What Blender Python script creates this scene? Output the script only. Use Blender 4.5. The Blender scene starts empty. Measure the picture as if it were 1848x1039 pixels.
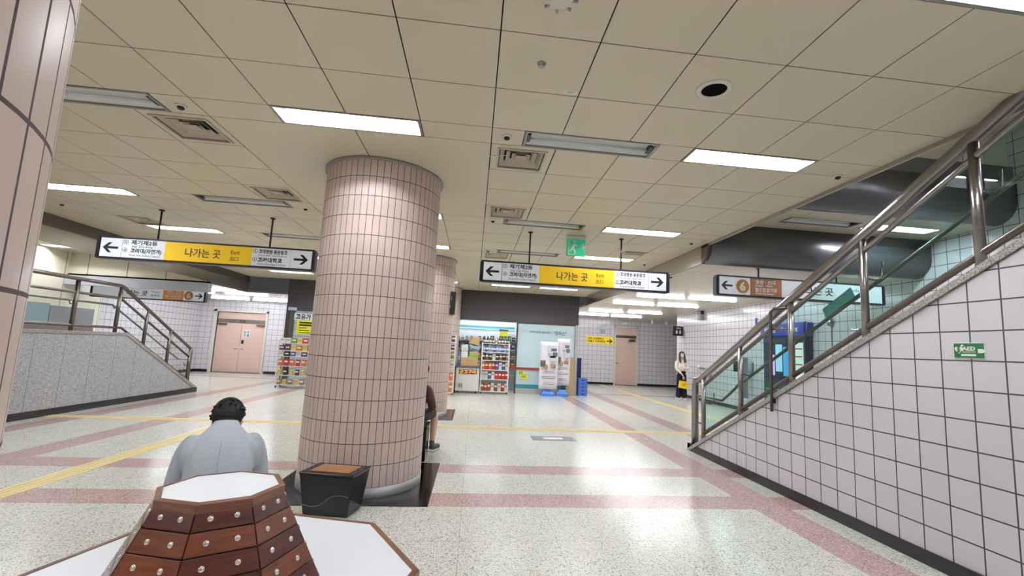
import bpy, bmesh, math, random
from mathutils import Vector, Matrix
random.seed(7)
PI = math.pi
sc = bpy.context.scene
col = sc.collection

# ------------------------------------------------------------------ camera, world, exposure
HC = 1.457            # camera height
ZC = 3.30             # hall ceiling
ZR = 3.02             # right corridor ceiling
ZL = 2.80             # left corridor ceiling
cam_d = bpy.data.cameras.new('camera')
cam = bpy.data.objects.new('camera', cam_d)
col.objects.link(cam)
cam.matrix_world = (Matrix.Translation((0, 0, HC)) @ Matrix.Rotation(-0.1107, 4, 'Z')
                    @ Matrix.Rotation(PI / 2 + 0.1191, 4, 'X') @ Matrix.Rotation(0.0476, 4, 'Z'))
cam_d.sensor_width = 36.0
cam_d.lens = 819.03 / 1848 * 36
cam_d.shift_x = -(950.85 - 924) / 1848
cam_d.shift_y = (531.26 - 519.5) / 1848
cam_d.clip_start = 0.05
sc.camera = cam

wd = bpy.data.worlds.new('world')
sc.world = wd
wd.use_nodes = True
wd.node_tree.nodes['Background'].inputs[0].default_value = (0.95, 0.96, 1.0, 1)
wd.node_tree.nodes['Background'].inputs[1].default_value = 0.05
sc.view_settings.view_transform = 'Standard'
sc.view_settings.look = 'None'
sc.view_settings.exposure = 0.0
sc.view_settings.gamma = 1.0
sc.view_settings.use_curve_mapping = False
TUBE = 128.0           # brightness of a burning fluorescent tube

# ------------------------------------------------------------------ materials
def lin(c):
    return tuple(((x / 255) / 12.92 if x <= 10.31 else (((x / 255) + 0.055) / 1.055) ** 2.4) for x in c)

def new_mat(name):
    m = bpy.data.materials.new(name)
    m.use_nodes = True
    nt = m.node_tree
    return m, nt, nt.nodes['Principled BSDF']

def mat(name, rgb, rough=0.5, metal=0.0, bump=0.0, bscale=40, var=0.0, spec=0.5, emit=0.0, coat=0.0):
    m, nt, b = new_mat(name)
    c = lin(rgb)
    b.inputs['Base Color'].default_value = (*c, 1)
    b.inputs['Roughness'].default_value = rough
    b.inputs['Metallic'].default_value = metal
    b.inputs['Specular IOR Level'].default_value = spec
    b.inputs['Coat Weight'].default_value = coat
    if emit:
        b.inputs['Emission Color'].default_value = (*c, 1)
        b.inputs['Emission Strength'].default_value = emit
    if bump or var:
        tc = nt.nodes.new('ShaderNodeTexCoord')
        n = nt.nodes.new('ShaderNodeTexNoise')
        n.inputs['Scale'].default_value = bscale
        n.inputs['Detail'].default_value = 4
        nt.links.new(tc.outputs['Object'], n.inputs['Vector'])
        if var:
            mx = nt.nodes.new('ShaderNodeMix'); mx.data_type = 'RGBA'
            mx.inputs[6].default_value = (*[x * (1 - var) for x in c], 1)
            mx.inputs[7].default_value = (*[min(1, x * (1 + var)) for x in c], 1)
            nt.links.new(n.outputs['Fac'], mx.inputs[0])
            nt.links.new(mx.outputs[2], b.inputs['Base Color'])
        if bump:
            bp = nt.nodes.new('ShaderNodeBump')
            bp.inputs['Strength'].default_value = bump
            bp.inputs['Distance'].default_value = 0.01
            nt.links.new(n.outputs['Fac'], bp.inputs['Height'])
            nt.links.new(bp.outputs['Normal'], b.inputs['Normal'])
    return m

class NG:
    """tiny helper to write node maths"""
    def __init__(s, nt): s.nt = nt
    def m(s, op, a, b=0.0, c=None):
        n = s.nt.nodes.new('ShaderNodeMath'); n.operation = op
        for i, v in enumerate((a, b) if c is None else (a, b, c)):
            if isinstance(v, (int, float)): n.inputs[i].default_value = v
            else: s.nt.links.new(v, n.inputs[i])
        return n.outputs[0]
    def line(s, x, step, off, w):
        """1 on a joint of width w repeating every step"""
        f = s.m('FRACT', s.m('DIVIDE', s.m('SUBTRACT', x, off - w / 2), step))
        return s.m('LESS_THAN', f, w / step)
    def band(s, x, a, b):
        return s.m('MULTIPLY', s.m('GREATER_THAN', x, a), s.m('LESS_THAN', x, b))

def tile_mat(name, axes, step, off, grout_w, tile_rgb, grout_rgb, rough=0.18, wob=0.05, speckle=0):
    m, nt, b = new_mat(name)
    g = NG(nt)
    tc = nt.nodes.new('ShaderNodeTexCoord')
    sp = nt.nodes.new('ShaderNodeSeparateXYZ')
    nt.links.new(tc.outputs['Object'], sp.inputs[0])
    A = sp.outputs['XYZ'.index(axes[0])]; B = sp.outputs['XYZ'.index(axes[1])]
    mask = g.m('MAXIMUM', g.line(A, step[0], off[0], grout_w), g.line(B, step[1], off[1], grout_w))
    # a little tone change from tile to tile
    ia = g.m('FLOOR', g.m('DIVIDE', g.m('SUBTRACT', A, off[0]), step[0]))
    ib = g.m('FLOOR', g.m('DIVIDE', g.m('SUBTRACT', B, off[1]), step[1]))
    cb = nt.nodes.new('ShaderNodeCombineXYZ')
    nt.links.new(ia, cb.inputs[0]); nt.links.new(ib, cb.inputs[1])
    wn = nt.nodes.new('ShaderNodeTexWhiteNoise'); nt.links.new(cb.outputs[0], wn.inputs['Vector'])
    c = lin(tile_rgb)
    mv = nt.nodes.new('ShaderNodeMix'); mv.data_type = 'RGBA'
    mv.inputs[6].default_value = (*[x * (1 - wob) for x in c], 1)
    mv.inputs[7].default_value = (*c, 1)
    nt.links.new(wn.outputs['Value'], mv.inputs[0])
    if speckle:                       # granite grain
        vo = nt.nodes.new('ShaderNodeTexVoronoi'); vo.inputs['Scale'].default_value = speckle
        nt.links.new(tc.outputs['Object'], vo.inputs['Vector'])
        se = nt.nodes.new('ShaderNodeSeparateColor'); nt.links.new(vo.outputs['Color'], se.inputs[0])
        nt.links.new(se.outputs[0], mv.inputs[0]); mv.inputs[6].default_value = (*[x * .62 for x in c], 1); mv.inputs[7].default_value = (*[min(1, x * 1.25) for x in c], 1)
    mx = nt.nodes.new('ShaderNodeMix'); mx.data_type = 'RGBA'
    nt.links.new(mask, mx.inputs[0]); nt.links.new(mv.outputs[2], mx.inputs[6])
    mx.inputs[7].default_value = (*lin(grout_rgb), 1)
    nt.links.new(mx.outputs[2], b.inputs['Base Color'])
    nt.links.new(g.m('MULTIPLY_ADD', mask, 0.6, rough), b.inputs['Roughness'])
    bp = nt.nodes.new('ShaderNodeBump'); bp.inputs['Strength'].default_value = 0.5; bp.inputs['Distance'].default_value = 0.004
    bp.invert = True
    nt.links.new(mask, bp.inputs['Height']); nt.links.new(bp.outputs['Normal'], b.inputs['Normal'])
    return m

def pillar_mat():
    m, nt, b = new_mat('pink_column_tile')
    g = NG(nt)
    tc = nt.nodes.new('ShaderNodeTexCoord')
    sp = nt.nodes.new('ShaderNodeSeparateXYZ'); nt.links.new(tc.outputs['Object'], sp.inputs[0])
    ang = g.m('MULTIPLY', g.m('ARCTAN2', sp.outputs[1], sp.outputs[0]), 58 / (2 * PI))
    zz = sp.outputs[2]
    fa = g.m('FRACT', ang)
    mask = g.m('MAXIMUM', g.m('LESS_THAN', fa, 0.085), g.line(zz, 0.2003, 0.095, 0.0065))
    cb = nt.nodes.new('ShaderNodeCombineXYZ')
    nt.links.new(g.m('FLOOR', ang), cb.inputs[0]); nt.links.new(g.m('FLOOR', g.m('DIVIDE', g.m('SUBTRACT', zz, 0.095), 0.2003)), cb.inputs[1])
    wn = nt.nodes.new('ShaderNodeTexWhiteNoise'); nt.links.new(cb.outputs[0], wn.inputs['Vector'])
    c = lin((210, 188, 178))
    mv = nt.nodes.new('ShaderNodeMix'); mv.data_type = 'RGBA'
    mv.inputs[6].default_value = (*[x * 0.90 for x in c], 1); mv.inputs[7].default_value = (*c, 1)
    nt.links.new(wn.outputs['Value'], mv.inputs[0])
    mx = nt.nodes.new('ShaderNodeMix'); mx.data_type = 'RGBA'
    nt.links.new(mask, mx.inputs[0]); nt.links.new(mv.outputs[2], mx.inputs[6]); mx.inputs[7].default_value = (*lin((74, 62, 64)), 1)
    nt.links.new(mx.outputs[2], b.inputs['Base Color'])
    nt.links.new(g.m('MULTIPLY_ADD', mask, 0.4, 0.36), b.inputs['Roughness'])
    bp = nt.nodes.new('ShaderNodeBump'); bp.inputs['Strength'].default_value = 0.6; bp.inputs['Distance'].default_value = 0.004
    bp.invert = True
    nt.links.new(mask, bp.inputs['Height']); nt.links.new(bp.outputs['Normal'], b.inputs['Normal'])
    return m

def floor_mat():
    m, nt, b = new_mat('terrazzo_floor')
    g = NG(nt)
    tc = nt.nodes.new('ShaderNodeTexCoord')
    sp = nt.nodes.new('ShaderNodeSeparateXYZ'); nt.links.new(tc.outputs['Object'], sp.inputs[0])
    X, Y = sp.outputs[0], sp.outputs[1]
    pink = None
    inner = g.band(X, -6.6, 3.47)
    bands = [g.m('MULTIPLY', g.band(Y, 5.49, 5.865), inner), g.m('MULTIPLY', g.band(Y, 4.38, 4.76), inner),
             g.band(X, 2.84, 3.22), g.band(X, -5.2, -4.83),
             g.m('MULTIPLY', g.band(X, 4.04, 4.42), g.m('GREATER_THAN', Y, 6.9)), g.band(X, -6.6, -6.24),
             g.m('MULTIPLY', g.band(Y, 16.9, 17.28), g.m('LESS_THAN', X, -5.5)),
             g.m('MULTIPLY', g.band(Y, 15.6, 15.98), g.m('GREATER_THAN', X, 4.42))]
    for q in bands: pink = q if pink is None else g.m('MAXIMUM', pink, q)
    strip = g.band(Y, 8.0, 8.95)
    vo = nt.nodes.new('ShaderNodeTexVoronoi'); vo.inputs['Scale'].default_value = 120
    nt.links.new(tc.outputs['Object'], vo.inputs['Vector'])
    sc_ = nt.nodes.new('ShaderNodeSeparateColor'); nt.links.new(vo.outputs['Color'], sc_.inputs[0])
    def ramp(stops):
        r = nt.nodes.new('ShaderNodeValToRGB'); r.color_ramp.interpolation = 'CONSTANT'
        e = r.color_ramp.elements
        while len(e) < len(stops): e.new(0.5)
        for i, (p, c) in enumerate(stops): e[i].position = p; e[i].color = (*lin(c), 1)
        nt.links.new(sc_.outputs[0], r.inputs[0]); return r.outputs[0]
    base = ramp([(0, (128, 128, 120)), (0.07, (180, 179, 166)), (0.24, (214, 213, 202)), (0.62, (224, 223, 214)), (0.88, (200, 202, 192))])
    pk = ramp([(0, (130, 106, 104)), (0.12, (178, 146, 141)), (0.45, (190, 160, 154)), (0.8, (208, 188, 181))])
    mx = nt.nodes.new('ShaderNodeMix'); mx.data_type = 'RGBA'
    nt.links.new(pink, mx.inputs[0]); nt.links.new(base, mx.inputs[6]); nt.links.new(pk, mx.inputs[7])
    joint = g.m('MAXIMUM', g.line(X, 0.75, -0.02, 0.005), g.line(Y, 0.745, 4.38, 0.005))
    mj = nt.nodes.new('ShaderNodeMix'); mj.data_type = 'RGBA'
    nt.links.new(g.m('MULTIPLY', joint, 0.45), mj.inputs[0]); nt.links.new(mx.outputs[2], mj.inputs[6]); mj.inputs[7].default_value = (*lin((110, 106, 100)), 1)
    nt.links.new(mj.outputs[2], b.inputs['Base Color'])
    n = nt.nodes.new('ShaderNodeTexNoise'); n.inputs['Scale'].default_value = 1.3; n.inputs['Detail'].default_value = 3
    nt.links.new(tc.outputs['Object'], n.inputs['Vector'])
    nt.links.new(g.m('MULTIPLY_ADD', n.outputs['Fac'], 0.10, 0.14), b.inputs['Roughness'])
    b.inputs['Specular IOR Level'].default_value = 0.35
    return m

def wood_mat(name, rgb, rgb2, scale=(3, 30, 30), rough=0.28):
    m, nt, b = new_mat(name)
    tc = nt.nodes.new('ShaderNodeTexCoord')
    mp = nt.nodes.new('ShaderNodeMapping'); mp.inputs['Scale'].default_value = scale
    nt.links.new(tc.outputs['Object'], mp.inputs[0])
    n = nt.nodes.new('ShaderNodeTexNoise'); n.inputs['Scale'].default_value = 1.5; n.inputs['Detail'].default_value = 6; n.inputs['Distortion'].default_value = 0.6
    nt.links.new(mp.outputs[0], n.inputs['Vector'])
    r = nt.nodes.new('ShaderNodeValToRGB')
    r.color_ramp.elements[0].color = (*lin(rgb), 1); r.color_ramp.elements[1].color = (*lin(rgb2), 1)
    r.color_ramp.elements[0].position = 0.3; r.color_ramp.elements[1].position = 0.7
    nt.links.new(n.outputs['Fac'], r.inputs[0]); nt.links.new(r.outputs[0], b.inputs['Base Color'])
    b.inputs['Roughness'].default_value = rough
    b.inputs['Coat Weight'].default_value = 0.3
    return m

def granite_mat(name, dark, light, scale=160, rough=0.35):
    m, nt, b = new_mat(name)
    tc = nt.nodes.new('ShaderNodeTexCoord')
    vo = nt.nodes.new('ShaderNodeTexVoronoi'); vo.inputs['Scale'].default_value = scale
    nt.links.new(tc.outputs['Object'], vo.inputs['Vector'])
    s = nt.nodes.new('ShaderNodeSeparateColor'); nt.links.new(vo.outputs['Color'], s.inputs[0])
    r = nt.nodes.new('ShaderNodeValToRGB')
    r.color_ramp.elements[0].color = (*lin(dark), 1); r.color_ramp.elements[1].color = (*lin(light), 1)
    nt.links.new(s.outputs[0], r.inputs[0]); nt.links.new(r.outputs[0], b.inputs['Base Color'])
    b.inputs['Roughness'].default_value = rough
    return m

def glass_mat(name, tint, refl=1.0):
    m = bpy.data.materials.new(name); m.use_nodes = True
    nt = m.node_tree; nt.nodes.clear()
    out = nt.nodes.new('ShaderNodeOutputMaterial')
    tr = nt.nodes.new('ShaderNodeBsdfTransparent'); tr.inputs[0].default_value = (*tint, 1)
    gl = nt.nodes.new('ShaderNodeBsdfGlossy'); gl.inputs['Roughness'].default_value = 0.02
    fr = nt.nodes.new('ShaderNodeFresnel'); fr.inputs[0].default_value = 1.45
    mu = nt.nodes.new('ShaderNodeMath'); mu.operation = 'MULTIPLY'; mu.inputs[1].default_value = refl
    mx = nt.nodes.new('ShaderNodeMixShader')
    ge = nt.nodes.new('ShaderNodeNewGeometry')
    fb = nt.nodes.new('ShaderNodeMath'); fb.operation = 'SUBTRACT'; fb.inputs[0].default_value = 1.0
    nt.links.new(ge.outputs['Backfacing'], fb.inputs[1])
    m2 = nt.nodes.new('ShaderNodeMath'); m2.operation = 'MULTIPLY'
    nt.links.new(fr.outputs[0], m2.inputs[0]); nt.links.new(fb.outputs[0], m2.inputs[1])
    nt.links.new(m2.outputs[0], mu.inputs[0]); nt.links.new(mu.outputs[0], mx.inputs[0])
    nt.links.new(tr.outputs[0], mx.inputs[1]); nt.links.new(gl.outputs[0], mx.inputs[2])
    nt.links.new(mx.outputs[0], out.inputs[0])
    return m

def sign_mat(name, rgb, emit):
    m, nt, b = new_mat(name)
    c = lin(rgb)
    b.inputs['Base Color'].default_value = (*c, 1)
    b.inputs['Roughness'].default_value = 0.35
    b.inputs['Emission Color'].default_value = (*c, 1)
    b.inputs['Emission Strength'].default_value = emit
    return m

M = dict(
    floor=floor_mat(), pillar=pillar_mat(),
    wall_x=tile_mat('white_wall_tile', 'YZ', (0.2068, 0.2068), (4.068, 1.7276), 0.010, (214, 210, 215), (72, 66, 70)),
    wall_y=tile_mat('white_wall_tile_far', 'XZ', (0.2068, 0.2068), (0.1, 1.7276), 0.008, (226, 222, 226), (98, 92, 96)),
    ceil=mat('beige_ceiling_panel', (212, 202, 178), 0.38, var=0.02, bscale=2.0, spec=0.4),
    ceil_r=mat('beige_corridor_ceiling', (196, 186, 168), 0.4, spec=0.4),
    gap=mat('dark_joint', (34, 30, 26), 0.9, spec=.1),
    steel=mat('brushed_steel', (150, 146, 143), 0.28, 1.0, bump=0.02, bscale=200),
    steel_dull=mat('dull_steel', (118, 110, 104), 0.36, 1.0),
    steel_dark=mat('dark_steel_panel', (116, 117, 122), 0.36, 0.75, bump=0.02, bscale=3),
    steel_ceil=mat('polished_steel_ceiling', (178, 170, 158), 0.26, 0.8, bump=0.05, bscale=1.5),
    alu=mat('grey_light_frame', (150, 148, 142), 0.4, 0.5),
    reflector=mat('white_reflector', (226, 230, 236), 0.3),
    reflector_dull=mat('dull_reflector', (232, 235, 234), 0.4, var=0.10, bscale=9),
    tube_off=mat('unlit_tube', (214, 216, 214), 0.3),
    black=mat('black_plastic', (24, 23, 26), 0.35),
    blackgloss=mat('black_polished_stone', (10, 10, 12), 0.14, spec=0.35),
    charcoal=mat('charcoal_fascia', (62, 57, 60), 0.45),
    skirting=mat('black_skirting', (34, 30, 34), 0.25, var=0.2, bscale=20),
    granite=granite_mat('grey_granite', (128, 128, 128), (168, 167, 166), 130, 0.45),
    granite_cap=granite_mat('speckled_granite_cap', (108, 104, 98), (186, 182, 174), 120, 0.4),
    granite_step=granite_mat('stair_granite', (118, 116, 112), (172, 170, 166), 120, 0.5),
    pink_door=mat('pink_door_paint', (224, 192, 178), 0.42),
    frame_w=mat('cream_door_frame', (222, 219, 208), 0.4),
    cream=mat('cream_wall_panel', (236, 229, 208), 0.35),
    wood=wood_mat('dark_red_wood', (58, 24, 20), (94, 42, 32), (4, 4, 40)),
    wood2=wood_mat('mid_red_wood', (84, 42, 26), (120, 64, 40), (4, 4, 40)),
    wood_edge=wood_mat('worn_wood_edge', (84, 46, 32), (130, 82, 56), (4, 4, 40)),
    wood_top=wood_mat('tan_wood_inlay', (142, 92, 50), (176, 124, 72), (5, 30, 5)),
    laminate=mat('white_laminate', (232, 235, 240), 0.3),
    stud=mat('chrome_stud', (220, 214, 206), 0.22, 0.8),
    yellow_tac=mat('yellow_tactile_tile', (226, 206, 148), 0.4, var=0.06, bscale=12),
    white=mat('white_plastic', (232, 230, 224), 0.4),
    grey=mat('grey_plastic', (150, 148, 146), 0.5),
    vent=mat('beige_vent', (196, 184, 164), 0.5),
    ventdark=mat('dark_vent_throat', (40, 36, 32), 0.8),  # even dark colour of the sheet behind the louvres
    sg_white=sign_mat('sign_white', (206, 209, 214), 0.3),
    sg_yellow=sign_mat('sign_yellow', (216, 176, 34), 0.38),
    sg_brown=sign_mat('sign_brown', (150, 102, 66), 0.22),
    sg_orange=sign_mat('sign_orange', (208, 132, 62), 0.15),
    sg_green=sign_mat('exit_green', (30, 150, 104), 0.55),
    sg_black=mat('sign_black_lettering', (26, 24, 28), 0.5),
    sg_grey=mat('sign_grey_lettering', (96, 96, 104), 0.5),
    ochre=mat('line_ochre', (186, 128, 48), 0.5),
    navyframe=mat('sign_frame_black', (28, 24, 40), 0.4),
    glass=glass_mat('teal_rail_glass', (0.78, 0.93, 0.91), 1.0),
    glass_pale=glass_mat('pale_rail_glass', (0.95, 0.975, 0.97), 1.0),
    glass_clear=glass_mat('clear_glass', (0.95, 0.98, 0.98), 1.0),
    tube=None,
)
tm = bpy.data.materials.new('lit_tube'); tm.use_nodes = True
tb = tm.node_tree.nodes['Principled BSDF']
tb.inputs['Base Color'].default_value = (0.9, 0.95, 1, 1)
tb.inputs['Emission Color'].default_value = (0.93, 0.955, 1.0, 1)
tb.inputs['Emission Strength'].default_value = TUBE
M['tube'] = tm

_cm = {}
def cmat(rgb, rough=0.5, metal=0.0, emit=0.0):
    k = (rgb, rough, metal, emit)
    if k not in _cm:
        _cm[k] = mat('paint_%d_%d_%d' % rgb, rgb, rough, metal, emit=emit)
    return _cm[k]

# ------------------------------------------------------------------ mesh helpers
class MB:
    def __init__(s): s.bm = bmesh.new(); s.mi = 0
    def _faces(s, fs, smooth=False):
        for f in fs: f.material_index = s.mi; f.smooth = smooth
    def box(s, x0, x1, y0, y1, z0, z1):
        v = [s.bm.verts.new(p) for p in ((x0, y0, z0), (x1, y0, z0), (x1, y1, z0), (x0, y1, z0), (x0, y0, z1), (x1, y0, z1), (x1, y1, z1), (x0, y1, z1))]
        s._faces([s.bm.faces.new([v[i] for i in q]) for q in ((3, 2, 1, 0), (4, 5, 6, 7), (0, 1, 5, 4), (1, 2, 6, 5), (2, 3, 7, 6), (3, 0, 4, 7))])
        return s
    def cbox(s, c, d, R=None):
        """box of size d about centre c, turned by matrix R"""
        c = Vector(c); R = R or Matrix.Identity(3)
        pts = [c + R @ Vector((sx * d[0] / 2, sy * d[1] / 2, sz * d[2] / 2)) for sx, sy, sz in ((-1, -1, -1), (1, -1, -1), (1, 1, -1), (-1, 1, -1), (-1, -1, 1), (1, -1, 1), (1, 1, 1), (-1, 1, 1))]
        return s.hexa(pts)
    def hexa(s, pts):
        v = [s.bm.verts.new(p) for p in pts]
        s._faces([s.bm.faces.new([v[i] for i in q]) for q in ((3, 2, 1, 0), (4, 5, 6, 7), (0, 1, 5, 4), (1, 2, 6, 5), (2, 3, 7, 6), (3, 0, 4, 7))])
        return s
    def poly(s, pts):
        s._faces([s.bm.faces.new([s.bm.verts.new(p) for p in pts])]); return s
    def prism(s, pts, d):
        """polygon pts swept by vector d"""
        d = Vector(d); a = [s.bm.verts.new(p) for p in pts]; b = [s.bm.verts.new(Vector(p) + d) for p in pts]
        n = len(pts); fs = [s.bm.faces.new(a[::-1]), s.bm.faces.new(b)]
        fs += [s.bm.faces.new((a[i], a[(i + 1) % n], b[(i + 1) % n], b[i])) for i in range(n)]
        s._faces(fs); return s
    def tube(s, path, r, seg=12, cap=True):
        path = [Vector(p) for p in path]; rings = []
        rr = r if isinstance(r, (list, tuple)) else [r] * len(path)
        prev = None
        for i, p in enumerate(path):
            a = path[max(0, i - 1)]; c = path[min(len(path) - 1, i + 1)]
            t = (c - a).normalized()
            if prev is None:
                u = t.orthogonal().normalized()
            else:
                u = (prev - t * prev.dot(t)).normalized()
            prev = u; w = t.cross(u)
            k = 1.0
            if 0 < i < len(path) - 1:
                d1 = (p - a).normalized(); k = 1 / max(0.5, math.sqrt((1 + d1.dot((c - p).normalized())) / 2))
            rings.append([s.bm.verts.new(p + (u * math.cos(2 * PI * j / seg) + w * math.sin(2 * PI * j / seg)) * rr[i] * (1 if k == 1 else 1.0)) for j in range(seg)])
        fs = []
        for i in range(len(rings) - 1):
            for j in range(seg):
                fs.append(s.bm.faces.new((rings[i][j], rings[i][(j + 1) % seg], rings[i + 1][(j + 1) % seg], rings[i + 1][j])))
        s._faces(fs, True)
        if cap: s._faces([s.bm.faces.new(rings[0][::-1]), s.bm.faces.new(rings[-1])])
        return s
    def lathe(s, c, prof, seg=32, cap=True):
        c = Vector(c); rings = [[s.bm.verts.new(c + Vector((r * math.cos(2 * PI * j / seg), r * math.sin(2 * PI * j / seg), z))) for j in range(seg)] for r, z in prof]
        fs = []
        for i in range(len(rings) - 1):
            for j in range(seg): fs.append(s.bm.faces.new((rings[i][j], rings[i][(j + 1) % seg], rings[i + 1][(j + 1) % seg], rings[i + 1][j])))
        s._faces(fs, seg > 12)
        if cap: s._faces([s.bm.faces.new(rings[0][::-1]), s.bm.faces.new(rings[-1])])
        return s
    def ell(s, c, r, R=None, seg=16, rings=10):
        c = Vector(c); R = R or Matrix.Identity(3)
        top = s.bm.verts.new(c + R @ Vector((0, 0, r[2]))); bot = s.bm.verts.new(c + R @ Vector((0, 0, -r[2])))
        rg = []
        for i in range(1, rings):
            th = PI * i / rings
            rg.append([s.bm.verts.new(c + R @ Vector((r[0] * math.sin(th) * math.cos(2 * PI * j / seg), r[1] * math.sin(th) * math.sin(2 * PI * j / seg), r[2] * math.cos(th)))) for j in range(seg)])
        fs = []
        for j in range(seg):
            fs.append(s.bm.faces.new((top, rg[0][j], rg[0][(j + 1) % seg])))
            fs.append(s.bm.faces.new((bot, rg[-1][(j + 1) % seg], rg[-1][j])))
            for i in range(len(rg) - 1): fs.append(s.bm.faces.new((rg[i][j], rg[i + 1][j], rg[i + 1][(j + 1) % seg], rg[i][(j + 1) % seg])))
        s._faces(fs, True); return s
    def add_mesh(s, me, mat4=None, mi=None):
        base = len(s.bm.verts); mat4 = mat4 or Matrix.Identity(4)
        vs = [s.bm.verts.new(mat4 @ v.co) for v in me.vertices]
        for p in me.polygons:
            try: f = s.bm.faces.new([vs[i] for i in p.vertices]); f.material_index = s.mi if mi is None else mi; f.smooth = p.use_smooth
            except ValueError: pass
        return s
    def bevel(s, w, seg=2):
        bmesh.ops.remove_doubles(s.bm, verts=s.bm.verts[:], dist=1e-6)
        bmesh.ops.bevel(s.bm, geom=s.bm.edges[:], offset=w, segments=seg, affect='EDGES', profile=0.5)
        return s
    def build(s, name, m, parent=None, loc=None, rotz=0.0):
        me = bpy.data.meshes.new(name)
        bmesh.ops.recalc_face_normals(s.bm, faces=s.bm.faces[:])
        s.bm.to_mesh(me); s.bm.free()
        for k in (m if isinstance(m, (list, tuple)) else [m]): me.materials.append(k)
        o = bpy.data.objects.new(name, me); col.objects.link(o)
        if parent: o.parent = parent
        if loc is not None: o.location = loc
        o.rotation_euler.z = rotz
        return o

def tag(o, label, cat, group=None, kind=None):
    if label: o['label'] = label
    if cat: o['category'] = cat
    if group: o['group'] = group
    if kind: o['kind'] = kind
    return o
def thing(name, label, cat, loc=(0, 0, 0), rotz=0.0, group=None):
    o = bpy.data.objects.new(name, None); col.objects.link(o)
    o.empty_display_size = 0.1
    o.location = loc; o.rotation_euler = (0, 0, rotz)
    return tag(o, label, cat, group)
def struct(o, label=None):
    o['kind'] = 'structure'
    if label: o['label'] = label
    return o
def copy_tree(o, parent=None):
    c = o.copy(); col.objects.link(c)
    if parent is not None: c.parent = parent
    for ch in o.children: copy_tree(ch, c)
    return c
def box_obj(name, m, parent, *b):
    return MB().box(*b).build(name, m, parent)

def text_mesh(body, size, width=None, bold=0.0, depth=0.0015):
    """lettering as a mesh lying in the xy plane, centred; squeezed to width if given"""
    c = bpy.data.curves.new('t', 'FONT'); c.body = body; c.size = size
    c.resolution_u = 2; c.offset = bold; c.extrude = depth
    o = bpy.data.objects.new('t', c); col.objects.link(o)
    dg = bpy.context.evaluated_depsgraph_get()
    me = bpy.data.meshes.new_from_object(o.evaluated_get(dg))
    bpy.data.objects.remove(o); bpy.data.curves.remove(c)
    xs = [v.co.x for v in me.vertices]; ys = [v.co.y for v in me.vertices]
    if not xs: return me
    k = (width / (max(xs) - min(xs))) if width else 1.0
    cx = (max(xs) + min(xs)) / 2; cy = (max(ys) + min(ys)) / 2
    for v in me.vertices: v.co.x = (v.co.x - cx) * k; v.co.y -= cy
    return me
# faces: 'S' = readable from -y (camera side), 'W' = readable from -x
FACE = {'S': Matrix(((1, 0, 0, 0), (0, 0, -1, 0), (0, 1, 0, 0), (0, 0, 0, 1))),
        'W': Matrix(((0, 0, -1, 0), (-1, 0, 0, 0), (0, 1, 0, 0), (0, 0, 0, 1)))}
def put_text(mb, body, at, size, face='S', width=None, bold=0.0):
    me = text_mesh(body, size, width, bold)
    mb.add_mesh(me, Matrix.Translation(at) @ FACE[face]); bpy.data.meshes.remove(me)
def flat(mb, pts2, at, face='S', d=0.002):
    """outline pts2 (x right, y up) as a thin raised shape on a sign face"""
    T = Matrix.Translation(at) @ FACE[face]
    a = [T @ Vector((x, y, 0)) for x, y in pts2]
    n = (T.to_3x3() @ Vector((0, 0, 1))) * d
    mb.prism([p for p in a], n); return mb
def disc(mb, r, at, face='S', seg=28, d=0.002):
    return flat(mb, [(r * math.cos(2 * PI * i / seg), r * math.sin(2 * PI * i / seg)) for i in range(seg)], at, face, d)
def ring(mb, r0, r1, at, face='S', seg=24, d=0.002):
    for i in range(seg):
        a, b = 2 * PI * i / seg, 2 * PI * (i + 1) / seg
        flat(mb, [(r0 * math.cos(a), r0 * math.sin(a)), (r1 * math.cos(a), r1 * math.sin(a)), (r1 * math.cos(b), r1 * math.sin(b)), (r0 * math.cos(b), r0 * math.sin(b))], at, face, d)
    return mb
def arrow_pts(s, left=True):
    p = [(-1, 0), (-0.28, 0.72), (0.18, 0.72), (-0.36, 0.16), (1, 0.16), (1, -0.16), (-0.36, -0.16), (0.18, -0.72), (-0.28, -0.72)]
    return [((x if left else -x) * s, y * s) for x, y in (p if left else p[::-1])]

# ------------------------------------------------------------------ structure: floor, ceilings, walls
XE, XEL = 3.68, -7.08        # edges of the hall ceiling
XP, XPL = 3.466, -6.87       # faces of the two stair parapets
XW, XWL = 7.7, -10.6         # outer walls
struct(MB().box(-12, 12, -3.2, 22, -0.2, 0).build('floor', M['floor']))

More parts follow.
